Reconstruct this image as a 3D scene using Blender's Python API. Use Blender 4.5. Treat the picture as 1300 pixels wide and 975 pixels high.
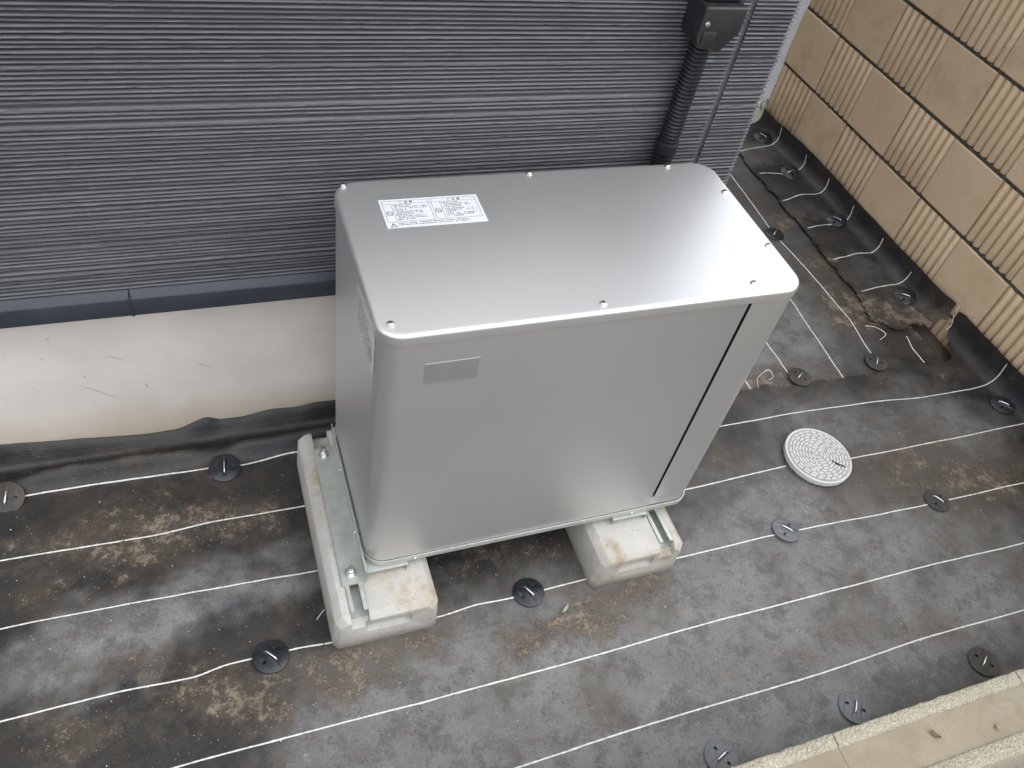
import bpy, bmesh, math, random
import numpy as np
from mathutils import Matrix, Vector, noise

# ------------------------------------------------------------------ camera, sky, sun, exposure
for o in list(bpy.data.objects):
    bpy.data.objects.remove(o, do_unlink=True)
scene = bpy.context.scene
col = scene.collection
rng = random.Random(11)

cam_data = bpy.data.cameras.new("camera")
cam_data.sensor_width = 36.0
cam_data.lens = 1040.96 / 1300.0 * 36.0
cam_data.clip_start = 0.02
cam_data.clip_end = 500.0
cam = bpy.data.objects.new("camera", cam_data)
col.objects.link(cam)
RW = Matrix(((0.9358977644720348, -0.31482576066868007, 0.15805098821467314),
             (-0.1363213065873937, -0.7373797083571608, -0.6615796755292701),
             (0.32482591618673773, 0.597625222127125, -0.7330294796602324)))
right, down, fwd = Vector(RW[0]), Vector(RW[1]), Vector(RW[2])
M = Matrix.Identity(4)
for i in range(3):
    M[i][0] = right[i]; M[i][1] = -down[i]; M[i][2] = -fwd[i]
M[0][3], M[1][3], M[2][3] = -0.07645, -1.66192, 1.477
cam.matrix_world = M
scene.camera = cam

SUN_DIR = Vector((0.62, -0.42, 0.66)).normalized()      # towards the light
world = bpy.data.worlds.new("World")
scene.world = world
world.use_nodes = True
wn, wl = world.node_tree.nodes, world.node_tree.links
wn.clear()
sky = wn.new("ShaderNodeTexSky"); sky.sky_type = 'NISHITA'; sky.sun_disc = False
sky.sun_elevation = math.asin(SUN_DIR.z)
sky.sun_rotation = math.atan2(SUN_DIR.x, SUN_DIR.y)
sky.air_density = 1.0; sky.dust_density = 4.0; sky.ozone_density = 1.0
hsv = wn.new("ShaderNodeHueSaturation"); hsv.inputs['Saturation'].default_value = 0.30
bg = wn.new("ShaderNodeBackground"); bg.inputs['Strength'].default_value = 0.15
wo = wn.new("ShaderNodeOutputWorld")
wl.new(sky.outputs[0], hsv.inputs['Color']); 
deck = wn.new("ShaderNodeMix"); deck.data_type = 'RGBA'          # even cloud deck over the clear sky
deck.inputs['Factor'].default_value = 0.80
deck.inputs[7].default_value = (9.6, 10.0, 10.6, 1)
wl.new(hsv.outputs[0], deck.inputs[6])
# an overcast deck is brighter overhead than at the horizon (CIE overcast sky, softened)
gen = wn.new("ShaderNodeTexCoord"); sp = wn.new("ShaderNodeSeparateXYZ"); wl.new(gen.outputs['Generated'], sp.inputs[0])
cie = wn.new("ShaderNodeMapRange"); cie.inputs['From Min'].default_value = 0.0; cie.inputs['From Max'].default_value = 1.0
cie.inputs['To Min'].default_value = 0.78; cie.inputs['To Max'].default_value = 1.28
wl.new(sp.outputs[2], cie.inputs['Value'])
scl = wn.new("ShaderNodeVectorMath"); scl.operation = 'SCALE'
wl.new(deck.outputs[2], scl.inputs[0]); wl.new(cie.outputs[0], scl.inputs['Scale']); wl.new(scl.outputs[0], bg.inputs['Color'])
wl.new(bg.outputs[0], wo.inputs['Surface'])

sun_data = bpy.data.lights.new("sun", 'SUN')
sun_data.energy = 0.5
sun_data.angle = math.radians(35)
sun_data.color = (1.0, 0.97, 0.93)
sun = bpy.data.objects.new("sun", sun_data)
col.objects.link(sun)
sun.rotation_euler = SUN_DIR.to_track_quat('Z', 'Y').to_euler()
sun.location = (3, -2, 6)

vs = scene.view_settings
vs.view_transform = 'Standard'; vs.look = 'None'; vs.gamma = 1.0; vs.use_curve_mapping = False
vs.exposure = 0.72

# ------------------------------------------------------------------ helpers
class NT:
    """small node-tree builder"""
    def __init__(self, name, world=False):
        m = bpy.data.materials.new(name); m.use_nodes = True
        self.m = m; self.n = m.node_tree.nodes; self.l = m.node_tree.links
        self.b = self.n["Principled BSDF"]
        self.tc = self.n.new("ShaderNodeNewGeometry").outputs['Position'] if world else self.n.new("ShaderNodeTexCoord").outputs['Object']
    def link(self, a, b): self.l.new(a, b)
    def mapping(self, scale=(1, 1, 1), rot=(0, 0, 0)):
        mp = self.n.new("ShaderNodeMapping"); mp.inputs['Scale'].default_value = scale
        mp.inputs['Rotation'].default_value = rot
        self.link(self.tc, mp.inputs['Vector']); return mp.outputs[0]
    def noise(self, scale, detail=4, rough=0.55, vec=None, dist=0.0):
        t = self.n.new("ShaderNodeTexNoise"); t.inputs['Scale'].default_value = scale
        t.inputs['Detail'].default_value = detail; t.inputs['Roughness'].default_value = rough
        t.inputs['Distortion'].default_value = dist
        self.link(vec if vec is not None else self.tc, t.inputs['Vector']); return t.outputs['Fac']
    def voronoi(self, scale, vec=None):
        t = self.n.new("ShaderNodeTexVoronoi"); t.inputs['Scale'].default_value = scale
        self.link(vec if vec is not None else self.tc, t.inputs['Vector']); return t.outputs['Distance']
    def ramp(self, fac, stops):
        r = self.n.new("ShaderNodeValToRGB"); e = r.color_ramp.elements
        while len(e) < len(stops): e.new(0.5)
        for k, (pos, c) in enumerate(stops):
            e[k].position = pos
            e[k].color = (c, c, c, 1) if not hasattr(c, '__len__') else (*c, 1)
        self.link(fac, r.inputs['Fac']); return r.outputs['Color']
    def math(self, op, a, b=None, clamp=False):
        t = self.n.new("ShaderNodeMath"); t.operation = op; t.use_clamp = clamp
        for k, v in enumerate((a, b)):
            if v is None: continue
            if isinstance(v, (int, float)): t.inputs[k].default_value = v
            else: self.link(v, t.inputs[k])
        return t.outputs[0]
    def mix(self, fac, a, b):
        t = self.n.new("ShaderNodeMix"); t.data_type = 'RGBA'
        for s, v in ((t.inputs['Factor'], fac), (t.inputs[6], a), (t.inputs[7], b)):
            if isinstance(v, (int, float)): s.default_value = v if s.type == 'VALUE' else (v, v, v, 1)
            elif isinstance(v, tuple): s.default_value = (*v, 1)
            else: self.link(v, s)
        return t.outputs[2]
    def rand(self):
        return self.n.new("ShaderNodeObjectInfo").outputs['Random']
    def attr(self, name):
        t = self.n.new("ShaderNodeAttribute"); t.attribute_name = name; return t.outputs['Fac']
    def sep(self, k):
        t = self.n.new("ShaderNodeSeparateXYZ"); self.link(self.tc, t.inputs[0]); return t.outputs[k]
    def bump(self, height, strength=0.3, dist=0.002, normal=None):
        t = self.n.new("ShaderNodeBump"); t.inputs['Strength'].default_value = strength
        t.inputs['Distance'].default_value = dist; self.link(height, t.inputs['Height'])
        if normal is not None: self.link(normal, t.inputs['Normal'])
        self.link(t.outputs[0], self.b.inputs['Normal']); return t.outputs[0]
    def set(self, **kw):
        for k, v in kw.items():
            s = self.b.inputs[{'color': 'Base Color', 'rough': 'Roughness', 'metal': 'Metallic', 'spec': 'Specular IOR Level'}[k]]
            if isinstance(v, (int, float)): s.default_value = v
            elif isinstance(v, tuple): s.default_value = (*v, 1)
            else: self.link(v, s)
        return self

def mesh_obj(name, verts, faces, mat=None, parent=None, smooth=None):
    me = bpy.data.meshes.new(name)
    me.from_pydata([tuple(v) for v in verts], [], faces)
    me.update()
    return link_mesh(name, me, mat, parent, smooth)

def link_mesh(name, me, mat=None, parent=None, smooth=None):
    if mat is not None and not me.materials: me.materials.append(mat)
    if smooth is not None:
        me.shade_smooth()
        if smooth < 179: me.set_sharp_from_angle(angle=math.radians(smooth))
    o = bpy.data.objects.new(name, me); col.objects.link(o)
    if parent is not None: o.parent = parent
    return o

def bm_obj(name, bm, mat=None, parent=None, smooth=None, loc=None, recalc=True):
    if recalc: bmesh.ops.recalc_face_normals(bm, faces=bm.faces)
    me = bpy.data.meshes.new(name); bm.to_mesh(me); bm.free()
    o = link_mesh(name, me, mat, parent, smooth)
    if loc is not None: o.location = loc
    return o

def thing(name, label, cat, loc=(0, 0, 0), group=None):
    o = bpy.data.objects.new(name, None); col.objects.link(o); o.location = loc
    o.empty_display_size = 0.05
    return tag(o, label, cat, group)

def tag(o, label=None, cat=None, group=None, kind=None):
    for k, v in (('label', label), ('category', cat), ('group', group), ('kind', kind)):
        if v: o[k] = v
    return o

def add_box(bm, x0, x1, y0, y1, z0, z1, bev=0.0, seg=1):
    r = bmesh.ops.create_cube(bm, size=1.0)
    vs_ = r['verts']
    for v in vs_:
        v.co = Vector((x0 + (v.co.x + .5) * (x1 - x0), y0 + (v.co.y + .5) * (y1 - y0), z0 + (v.co.z + .5) * (z1 - z0)))
    if bev > 0:
        es = list({e for v in vs_ for e in v.link_edges})
        bmesh.ops.bevel(bm, geom=es, offset=bev, segments=seg, affect='EDGES', profile=0.5)

def box_obj(name, x0, x1, y0, y1, z0, z1, mat, parent=None, bev=0.0, seg=1):
    bm = bmesh.new(); add_box(bm, x0, x1, y0, y1, z0, z1, bev, seg)
    return bm_obj(name, bm, mat, parent, 40 if bev else None)

def loft(rings, closed=True, cap0=True, cap1=True):
    n = len(rings[0]); verts = [p for r in rings for p in r]; faces = []
    for i in range(len(rings) - 1):
        for j in range(n if closed else n - 1):
            k = (j + 1) % n
            faces.append((i * n + j, i * n + k, (i + 1) * n + k, (i + 1) * n + j))
    if cap0: faces.append(tuple(range(n))[::-1])
    if cap1: faces.append(tuple((len(rings) - 1) * n + j for j in range(n)))
    return verts, faces

def arc(cx, cy, r, a0, a1, n):
    return [(cx + r * math.cos(math.radians(a0 + (a1 - a0) * k / n)), cy + r * math.sin(math.radians(a0 + (a1 - a0) * k / n))) for k in range(n + 1)]

def rrect(x0, x1, y0, y1, r, n=8):
    return arc(x1 - r, y0 + r, r, -90, 0, n) + arc(x1 - r, y1 - r, r, 0, 90, n) + arc(x0 + r, y1 - r, r, 90, 180, n) + arc(x0 + r, y0 + r, r, 180, 270, n)

def lathe(profile, n=24, c=(0, 0, 0)):
    rings = [[(c[0] + r * math.cos(2 * math.pi * j / n), c[1] + r * math.sin(2 * math.pi * j / n), c[2] + z) for j in range(n)] for r, z in profile]
    return loft(rings)

def tube(path, r, n=8):
    """round tube along a list of points"""
    P = [Vector(p) for p in path]; rings = []
    up = Vector((0.13, 0.29, 0.95)).normalized()
    for i, q in enumerate(P):
        t = (P[min(i + 1, len(P) - 1)] - P[max(i - 1, 0)]).normalized()
        u = t.cross(up)
        if u.length < 1e-3: u = t.cross(Vector((1, 0, 0)))
        u.normalize(); v = u.cross(t)
        rr = r[i] if hasattr(r, '__len__') else r
        rings.append([q + (u * math.cos(2 * math.pi * j / n) + v * math.sin(2 * math.pi * j / n)) * rr for j in range(n)])
    return loft(rings)

def extrude_section(sec, y0, y1):
    """closed section of (x, z) extruded along y"""
    return loft([[(x, y0, z) for x, z in sec], [(x, y1, z) for x, z in sec]])

def fbm(x, y, z=0.0, oct=3):
    return noise.fractal(Vector((x, y, z)), 0.9, 2.0, oct)

def sstep(a, b, x):
    t = min(1.0, max(0.0, (x - a) / (b - a))); return t * t * (3 - 2 * t)

def lerp_pts(pts, x):
    if x <= pts[0][0]: return pts[0][1]
    for (a, b), (c, d) in zip(pts, pts[1:]):
        if x <= c:
            t = (x - a) / (c - a); t = t * t * (3 - 2 * t) * .5 + t * .5
            return b + (d - b) * t
    return pts[-1][1]

# ------------------------------------------------------------------ materials
def mat_sheet():
    t = NT("weed_sheet_fabric")
    dirt, dust_sheen = t.attr("dirt"), t.attr("dust_sheen")
    n1 = t.noise(7, 6, 0.62); n25 = t.noise(24, 7, 0.70); n60 = t.noise(62, 5, 0.66); n3 = t.noise(240, 4, 0.6); n4 = t.noise(4.5, 6, 0.64)
    basec = t.mix(t.ramp(n1, [(0.3, 0.0), (0.7, 1.0)]), (0.015, 0.016, 0.017), (0.032, 0.032, 0.033))
    # pale dust film with sky sheen painted in, mottled and grainy
    du = t.math('ADD', t.math('MULTIPLY', dust_sheen, 0.85), t.math('SUBTRACT', t.math('ADD', t.math('MULTIPLY', n4, 0.55), t.math('MULTIPLY', n25, 0.45)), 0.5))
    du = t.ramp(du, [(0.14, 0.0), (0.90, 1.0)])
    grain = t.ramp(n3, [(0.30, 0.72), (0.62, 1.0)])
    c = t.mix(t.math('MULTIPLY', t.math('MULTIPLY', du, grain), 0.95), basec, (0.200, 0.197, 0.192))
    # damp dark blotches
    blot = t.ramp(t.noise(15, 7, 0.74), [(0.40, 1.0), (0.52, 0.0)])
    c = t.mix(t.math('MULTIPLY', blot, 0.45), c, (0.028, 0.026, 0.024))
    # thin brown silt washed over the whole sheet
    br = t.ramp(t.math('ADD', t.noise(8.5, 7, 0.74), t.math('MULTIPLY', dirt, 0.22)), [(0.46, 0.0), (0.74, 1.0)])
    c = t.mix(t.math('MULTIPLY', br, 0.62), c, t.mix(n60, (0.036, 0.029, 0.022), (0.110, 0.087, 0.064)))
    # dried crusts, broken up at several scales
    k = t.math('ADD', t.math('MULTIPLY', dirt, 0.62), t.math('ADD', t.math('MULTIPLY', t.math('SUBTRACT', n25, 0.5), 1.9), t.math('MULTIPLY', t.math('SUBTRACT', n60, 0.5), 1.2)))
    st = t.ramp(k, [(0.20, 0.0), (0.78, 1.0)])
    c = t.mix(t.math('MULTIPLY', st, 0.6), c, t.mix(n3, (0.050, 0.039, 0.029), (0.140, 0.110, 0.080)))
    cr = t.ramp(t.math('ADD', k, t.math('MULTIPLY', t.math('SUBTRACT', n3, 0.5), 0.9)), [(0.58, 0.0), (0.80, 1.0)])
    c = t.mix(t.math('MULTIPLY', cr, 0.85), c, t.mix(t.noise(110, 3), (0.105, 0.080, 0.055), (0.30, 0.245, 0.185)))
    rust = t.ramp(t.noise(21, 6, 0.72), [(0.67, 0.0), (0.76, 1.0)])
    c = t.mix(t.math('MULTIPLY', rust, 0.45), c, (0.150, 0.086, 0.050))
    sp = t.ramp(t.noise(380, 2, 0.5), [(0.69, 0.0), (0.74, 1.0)])
    c = t.mix(t.math('MULTIPLY', sp, 0.5), c, (0.22, 0.185, 0.145))
    dk = t.ramp(t.noise(300, 2, 0.5), [(0.27, 1.0), (0.33, 0.0)])
    c = t.mix(t.math('MULTIPLY', dk, 0.6), c, (0.020, 0.018, 0.016))
    t.set(color=c, rough=t.mix(t.math('MAXIMUM', st, du), t.ramp(n1, [(0.3, 0.25), (0.7, 0.38)]), 0.66), spec=0.30)
    w1 = t.n.new("ShaderNodeTexWave"); w1.inputs['Scale'].default_value = 130; w1.bands_direction = 'X'; w1.inputs['Distortion'].default_value = 1.2
    w2 = t.n.new("ShaderNodeTexWave"); w2.inputs['Scale'].default_value = 130; w2.bands_direction = 'Y'; w2.inputs['Distortion'].default_value = 1.2
    t.link(t.tc, w1.inputs[0]); t.link(t.tc, w2.inputs[0])
    h = t.math('ADD', t.math('MULTIPLY', w1.outputs['Fac'], 0.14), t.math('MULTIPLY', w2.outputs['Fac'], 0.14))
    h = t.math('ADD', h, t.math('ADD', t.math('MULTIPLY', cr, 1.4), t.math('ADD', t.math('MULTIPLY', n25, 1.6), t.math('MULTIPLY', n3, 0.5))))
    t.bump(h, 0.5, 0.0022)
    return t.m

def mat_concrete(name, c0, c1, stain, stain_amt, grain=260, rough=0.85, bumpd=0.0012, zdirt=None):
    t = NT(name)
    n = t.noise(9, 6, 0.6); g = t.noise(grain, 4, 0.65); s = t.noise(13, 5, 0.65, dist=0.8)
    c = t.mix(t.ramp(n, [(0.3, 0.0), (0.7, 1.0)]), c0, c1)
    c = t.mix(t.math('MULTIPLY', t.ramp(s, [(0.52, 0.0), (0.72, 1.0)]), stain_amt), c, stain)
    pit = t.ramp(t.voronoi(grain * 0.55), [(0.05, 1.0), (0.16, 0.0)])
    pit = t.math('MULTIPLY', pit, t.ramp(t.noise(40, 3), [(0.5, 0.0), (0.62, 1.0)]))
    c = t.mix(t.math('MULTIPLY', pit, 0.5), c, tuple(v * 0.45 for v in c0))
    c = t.mix(t.math('MULTIPLY', t.ramp(g, [(0.35, 1.0), (0.5, 0.0)]), 0.25), c, tuple(v * 0.6 for v in c0))
    t.set(color=c, rough=rough, spec=0.3)
    t.bump(t.math('SUBTRACT', g, pit), 0.5, bumpd)
    return t

def mat_simple(name, c, rough=0.5, metal=0.0, var=0.15, scale=40, bump=0.15, bd=0.0006, spec=0.5):
    t = NT(name); n = t.noise(scale, 5, 0.6)
    f = t.ramp(n, [(0.3, 0.0), (0.7, 1.0)])
    t.set(color=t.mix(f, tuple(v * (1 - var) for v in c), tuple(min(1, v * (1 + var)) for v in c)),
          rough=t.mix(f, max(0.03, rough * 0.85), min(1, rough * 1.15)), metal=metal, spec=spec)
    if bump: t.bump(t.noise(scale * 6, 3), bump, bd)
    return t.m

SHEET = mat_sheet()
STRIPE = mat_simple("white_yarn", (0.62, 0.61, 0.58), 0.75, var=0.25, scale=120, bump=0.6, bd=0.001)

# silver painted steel
t = NT("silver_paint")
cl = t.noise(5, 3, 0.5)
t.set(color=t.mix(cl, (0.60, 0.596, 0.59), (0.62, 0.617, 0.612)), metal=0.86,
      rough=t.math('ADD', t.ramp(cl, [(0.3, 0.43), (0.7, 0.45)]), t.math('MULTIPLY', t.ramp(t.noise(45, 4, 0.7), [(0.52, 0.0), (0.72, 1.0)]), 0.012)), spec=0.5)
SILVER = t.m
GALV = mat_simple("galvanised_steel", (0.44, 0.455, 0.42), 0.50, 0.55, 0.10, 60, 0.1)
BRIGHT = mat_simple("bright_steel", (0.72, 0.72, 0.71), 0.22, 1.0, 0.08, 200, 0.05)
DARK = mat_simple("dark_interior", (0.012, 0.012, 0.013), 0.7)
PLASTIC = mat_simple("black_plastic", (0.010, 0.010, 0.012), 0.5, var=0.2, scale=50, bump=0.1)
DUCTM = mat_simple("black_duct_plastic", (0.008, 0.008, 0.010), 0.5, var=0.2, scale=30, bump=0.1)
CONDUIT = mat_simple("black_conduit", (0.020, 0.020, 0.023), 0.20, var=0.2, scale=80, bump=0.05)

# siding
t = NT("charcoal_siding")
mp = t.mapping((5, 40, 40)); n1 = t.noise(3, 6, 0.7, mp); n2 = t.noise(5, 4, 0.6); n3 = t.noise(420, 3, 0.6, t.mapping((0.5, 1, 1)))
c = t.mix(t.ramp(n1, [(0.30, 0.0), (0.72, 1.0)]), (0.074, 0.075, 0.082), (0.108, 0.110, 0.118))
c = t.mix(t.math('MULTIPLY', t.ramp(n3, [(0.62, 0.0), (0.75, 1.0)]), 0.5), c, (0.17, 0.17, 0.18))
t.set(color=c, rough=t.ramp(n2, [(0.3, 0.42), (0.7, 0.56)]), spec=0.38)
t.bump(n3, 0.5, 0.0010)
SIDING = t.m
SEAL = mat_simple("joint_sealant", (0.075, 0.075, 0.080), 0.7, var=0.2, scale=60)
FLASH = mat_simple("slate_blue_aluminium", (0.030, 0.035, 0.043), 0.40, 0.2, 0.15, 20, 0.05)

# foundation render, tea-stained along its foot
t = NT("beige_render")
n = t.noise(6, 5, 0.6); g = t.noise(180, 4, 0.6); zz = t.sep(2)
c = t.mix(t.ramp(n, [(0.3, 0.0), (0.7, 1.0)]), (0.50, 0.455, 0.41), (0.59, 0.545, 0.50))
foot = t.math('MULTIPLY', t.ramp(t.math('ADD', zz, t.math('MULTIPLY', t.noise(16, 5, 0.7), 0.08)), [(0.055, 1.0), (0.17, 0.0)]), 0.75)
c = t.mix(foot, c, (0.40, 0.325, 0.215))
pt = t.ramp(t.noise(60, 3, 0.6), [(0.70, 0.0), (0.76, 1.0)])
c = t.mix(t.math('MULTIPLY', pt, 0.4), c, (0.30, 0.26, 0.23))
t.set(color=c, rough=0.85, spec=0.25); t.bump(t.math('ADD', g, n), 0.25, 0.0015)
FOUND = t.m
SCUFF = mat_simple("brown_scuff", (0.36, 0.31, 0.28), 0.8)

# face blocks
t = NT("tan_block", world=True)
n = t.noise(4.5, 6, 0.62); g = t.noise(330, 4, 0.65); s = t.noise(7.5, 6, 0.62); f2 = t.noise(60, 5, 0.7)
c = t.mix(t.ramp(n, [(0.3, 0.0), (0.7, 1.0)]), (0.555, 0.41, 0.265), (0.64, 0.49, 0.335))
c = t.mix(t.math('MULTIPLY', t.rand(), 0.30), c, (0.50, 0.365, 0.235))
c = t.mix(t.math('MULTIPLY', t.ramp(s, [(0.52, 0.0), (0.74, 1.0)]), 0.55), c, (0.36, 0.235, 0.135))
c = t.mix(t.math('MULTIPLY', t.ramp(f2, [(0.55, 0.0), (0.72, 1.0)]), 0.25), c, (0.40, 0.30, 0.20))
c = t.mix(t.math('MULTIPLY', t.ramp(g, [(0.34, 1.0), (0.48, 0.0)]), 0.3), c, (0.32, 0.23, 0.15))
lime = t.ramp(t.noise(24, 5, 0.7), [(0.66, 0.0), (0.74, 1.0)])
c = t.mix(t.math('MULTIPLY', lime, 0.25), c, (0.60, 0.58, 0.52))
t.set(color=c, rough=0.92, spec=0.25); t.bump(t.math('ADD', g, f2), 0.55, 0.0018)
TAN = t.m
t = NT("mossy_mortar"); n = t.noise(90, 5, 0.7)
t.set(color=t.mix(t.ramp(n, [(0.35, 0.0), (0.65, 1.0)]), (0.038, 0.040, 0.032), (0.100, 0.098, 0.080)), rough=0.95, spec=0.2)
t.bump(t.noise(300, 3), 0.8, 0.003)
MORTAR = t.m
PALE = mat_concrete("pale_render", (0.78, 0.80, 0.82), (0.84, 0.85, 0.87), (0.66, 0.66, 0.66), 0.3, 200).m
t = NT("base_block_concrete")
n = t.noise(11, 6, 0.65); g = t.noise(340, 4, 0.65); s1 = t.noise(8, 6, 0.68, dist=0.5); s2 = t.noise(19, 6, 0.7)
c = t.mix(t.ramp(n, [(0.3, 0.0), (0.7, 1.0)]), (0.375, 0.365, 0.34), (0.46, 0.45, 0.425))
c = t.mix(t.math('MULTIPLY', t.ramp(s1, [(0.45, 0.0), (0.66, 1.0)]), 0.55), c, (0.38, 0.315, 0.225))
c = t.mix(t.math('MULTIPLY', t.ramp(t.math('ADD', t.math('MULTIPLY', s1, 0.5), t.math('MULTIPLY', s2, 0.55)), [(0.56, 0.0), (0.66, 1.0)]), 0.62), c, (0.26, 0.195, 0.12))
c = t.mix(t.math('MULTIPLY', t.ramp(t.noise(33, 5, 0.7), [(0.58, 0.0), (0.70, 1.0)]), 0.4), c, (0.30, 0.29, 0.265))
pits = t.math('MULTIPLY', t.ramp(t.voronoi(150), [(0.10, 1.0), (0.22, 0.0)]), t.ramp(t.noise(60, 2), [(0.50, 0.0), (0.58, 1.0)]))
c = t.mix(t.math('MULTIPLY', pits, 0.6), c, (0.17, 0.155, 0.135))
foot = t.ramp(t.math('ADD', t.sep(2), t.math('MULTIPLY', t.noise(50, 5, 0.7), 0.035)), [(0.022, 1.0), (0.040, 0.0)])
c = t.mix(t.math('MULTIPLY', foot, 0.5), c, (0.21, 0.17, 0.125))
t.set(color=c, rough=0.9, spec=0.25)
t.bump(t.math('SUBTRACT', t.math('ADD', t.math('MULTIPLY', g, 0.6), t.noise(90, 4)), t.math('MULTIPLY', pits, 1.5)), 0.6, 0.0016)
BASEC = t.m
t = NT("rough_kerb_rim")
v_ = t.voronoi(230); g = t.noise(260, 4, 0.7); n = t.noise(14, 5, 0.65)
c = t.mix(t.ramp(n, [(0.3, 0.0), (0.7, 1.0)]), (0.35, 0.315, 0.235), (0.44, 0.40, 0.31))
c = t.mix(t.math('MULTIPLY', t.ramp(g, [(0.52, 0.0), (0.66, 1.0)]), 0.7), c, (0.58, 0.545, 0.46))
c = t.mix(t.math('MULTIPLY', t.ramp(g, [(0.34, 1.0), (0.44, 0.0)]), 0.5), c, (0.22, 0.19, 0.135))
t.set(color=c, rough=0.95, spec=0.2); t.bump(t.math('ADD', v_, g), 0.9, 0.004)
RIM = t.m
FILL = mat_concrete("kerb_mortar_fill", (0.215, 0.182, 0.128), (0.275, 0.239, 0.175), (0.17, 0.130, 0.083), 0.55, 300, 0.85, 0.0008).m
SOIL = mat_concrete("damp_soil", (0.055, 0.043, 0.032), (0.11, 0.088, 0.066), (0.04, 0.03, 0.02), 0.5, 120, 0.95, 0.006).m
ROADM = mat_concrete("grey_ground", (0.05, 0.048, 0.046), (0.075, 0.072, 0.068), (0.04, 0.038, 0.035), 0.4, 120, 0.9, 0.003).m
PVC = mat_simple("white_pvc", (0.56, 0.565, 0.55), 0.45, var=0.06, scale=35, bump=0.1)
PVCO = mat_simple("weathered_pvc", (0.33, 0.325, 0.295), 0.6, var=0.15, scale=50, bump=0.2)
PIN_BLACK = mat_simple("pin_black", (0.016, 0.018, 0.022), 0.30, var=0.3, scale=60, bump=0.2)
PIN_GREY = mat_simple("pin_dusty", (0.115, 0.118, 0.125), 0.5, var=0.2, scale=70, bump=0.2)
PIN_MUD = mat_concrete("pin_muddy", (0.035, 0.034, 0.032), (0.085, 0.076, 0.064), (0.15, 0.105, 0.062), 0.8, 200, 0.7).m
STAPLE = mat_simple("zinc_wire", (0.70, 0.70, 0.68), 0.30, 0.85, 0.1, 200, 0.0)
LABELW = mat_simple("label_white", (0.56, 0.575, 0.59), 0.45, var=0.02, scale=10, bump=0.0)
LABELG = mat_simple("label_silver", (0.52, 0.525, 0.53), 0.5, 0.35, var=0.04, scale=30, bump=0.0)
STICKER = mat_simple("grey_sticker", (0.52, 0.52, 0.515), 0.38, 0.84, var=0.03, scale=30, bump=0.0)
INK = mat_simple("black_ink", (0.03, 0.03, 0.035), 0.6, bump=0.0)
GHOST = mat_simple("faded_ink", (0.55, 0.55, 0.545), 0.38, 0.84, bump=0.0)
LEAFM = mat_simple("dead_leaf", (0.16, 0.085, 0.045), 0.75, var=0.3, scale=200)
BEIGE = mat_concrete("pale_footing", (0.56, 0.52, 0.43), (0.68, 0.64, 0.55), (0.40, 0.30, 0.2), 0.5, 260).m
CRUMB = mat_concrete("soil_crumb", (0.10, 0.072, 0.048), (0.23, 0.175, 0.12), (0.30, 0.25, 0.18), 0.5, 120, 0.95).m
SPECK = mat_simple("white_speck", (0.66, 0.65, 0.61), 0.7, bump=0.0)
ROOFM = mat_simple("dark_roof", (0.05, 0.05, 0.055), 0.6)

# ------------------------------------------------------------------ setting: ground and yard
def plane_obj(name, x0, x1, y0, y1, z, mat):
    o = mesh_obj(name, [(x0, y0, z), (x1, y0, z), (x1, y1, z), (x0, y1, z)], [(0, 1, 2, 3)], mat)
    return tag(o, kind='structure')

tag(plane_obj("ground", -90, 90, -90, 90, -0.46, ROADM), "grey ground around the yard")
yard = box_obj("yard_soil", -7.0, 1.95, -1.45, 6.0, -0.45, -0.045, SOIL)
tag(yard, "dark soil under the weed sheets", kind='structure')

# ------------------------------------------------------------------ house
HOUSE_X = 0.925
house = thing("house", "house with dark charcoal ribbed siding over a beige rendered foundation", "house", (0, -0.46, 0))
def hp(o):                       # keep world placement under the house's empty
    o.parent = house; o.matrix_parent_inverse = Matrix.Translation((0, 0.46, 0)); return o

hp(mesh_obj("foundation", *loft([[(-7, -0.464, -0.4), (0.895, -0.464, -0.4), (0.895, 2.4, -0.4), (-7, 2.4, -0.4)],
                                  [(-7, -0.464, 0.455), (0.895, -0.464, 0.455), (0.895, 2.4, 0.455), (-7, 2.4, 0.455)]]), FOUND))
for (xa, za, xb, zb_, w) in [(-.287, .267, -.251, .247, .0022), (-.134, .221, -.099, .193, .0022), (-.347, .196, -.277, .139, .0022),
                             (-.231, .177, -.223, .160, .003), (-.368, .326, -.365, .321, .005), (-.425, .204, -.415, .197, .002), (-.330, .217, -.327, .212, .004)]:
    d = Vector((xb - xa, 0, zb_ - za)); n_ = Vector((-d.z, 0, d.x)).normalized() * w / 2
    a_, b_ = Vector((xa, -0.4644, za)), Vector((xb, -0.4644, zb_)); m_ = (a_ + b_) / 2
    hp(mesh_obj("scuff_mark", [a_, m_ - n_, b_, m_ + n_], [(0, 1, 2, 3)], SCUFF))

# siding: a hand-scored profile of uneven horizontal ribs
def siding_profile(z0, z1, seed):
    r = random.Random(seed); z = z0; pts = []           # (z, depth outwards)
    while z < z1:
        big = r.random()
        w = r.uniform(.0028, .0044) if big < .88 else r.uniform(.005, .0075)
        g = r.uniform(.0021, .0031) if big < .92 else r.uniform(.004, .0055)
        out = r.uniform(.0058, .0078); tilt = r.uniform(-.0005, .0007); dep = r.uniform(-.0008, .0012)
        pts += [(z, dep), (z + .0009, out + tilt), (z + w * .55, out + .0006), (z + w, out - tilt), (z + w + .0009, dep)]
        z += w + g + .0009
    return pts
PROF = siding_profile(0.462, 5.6, 5)

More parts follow.
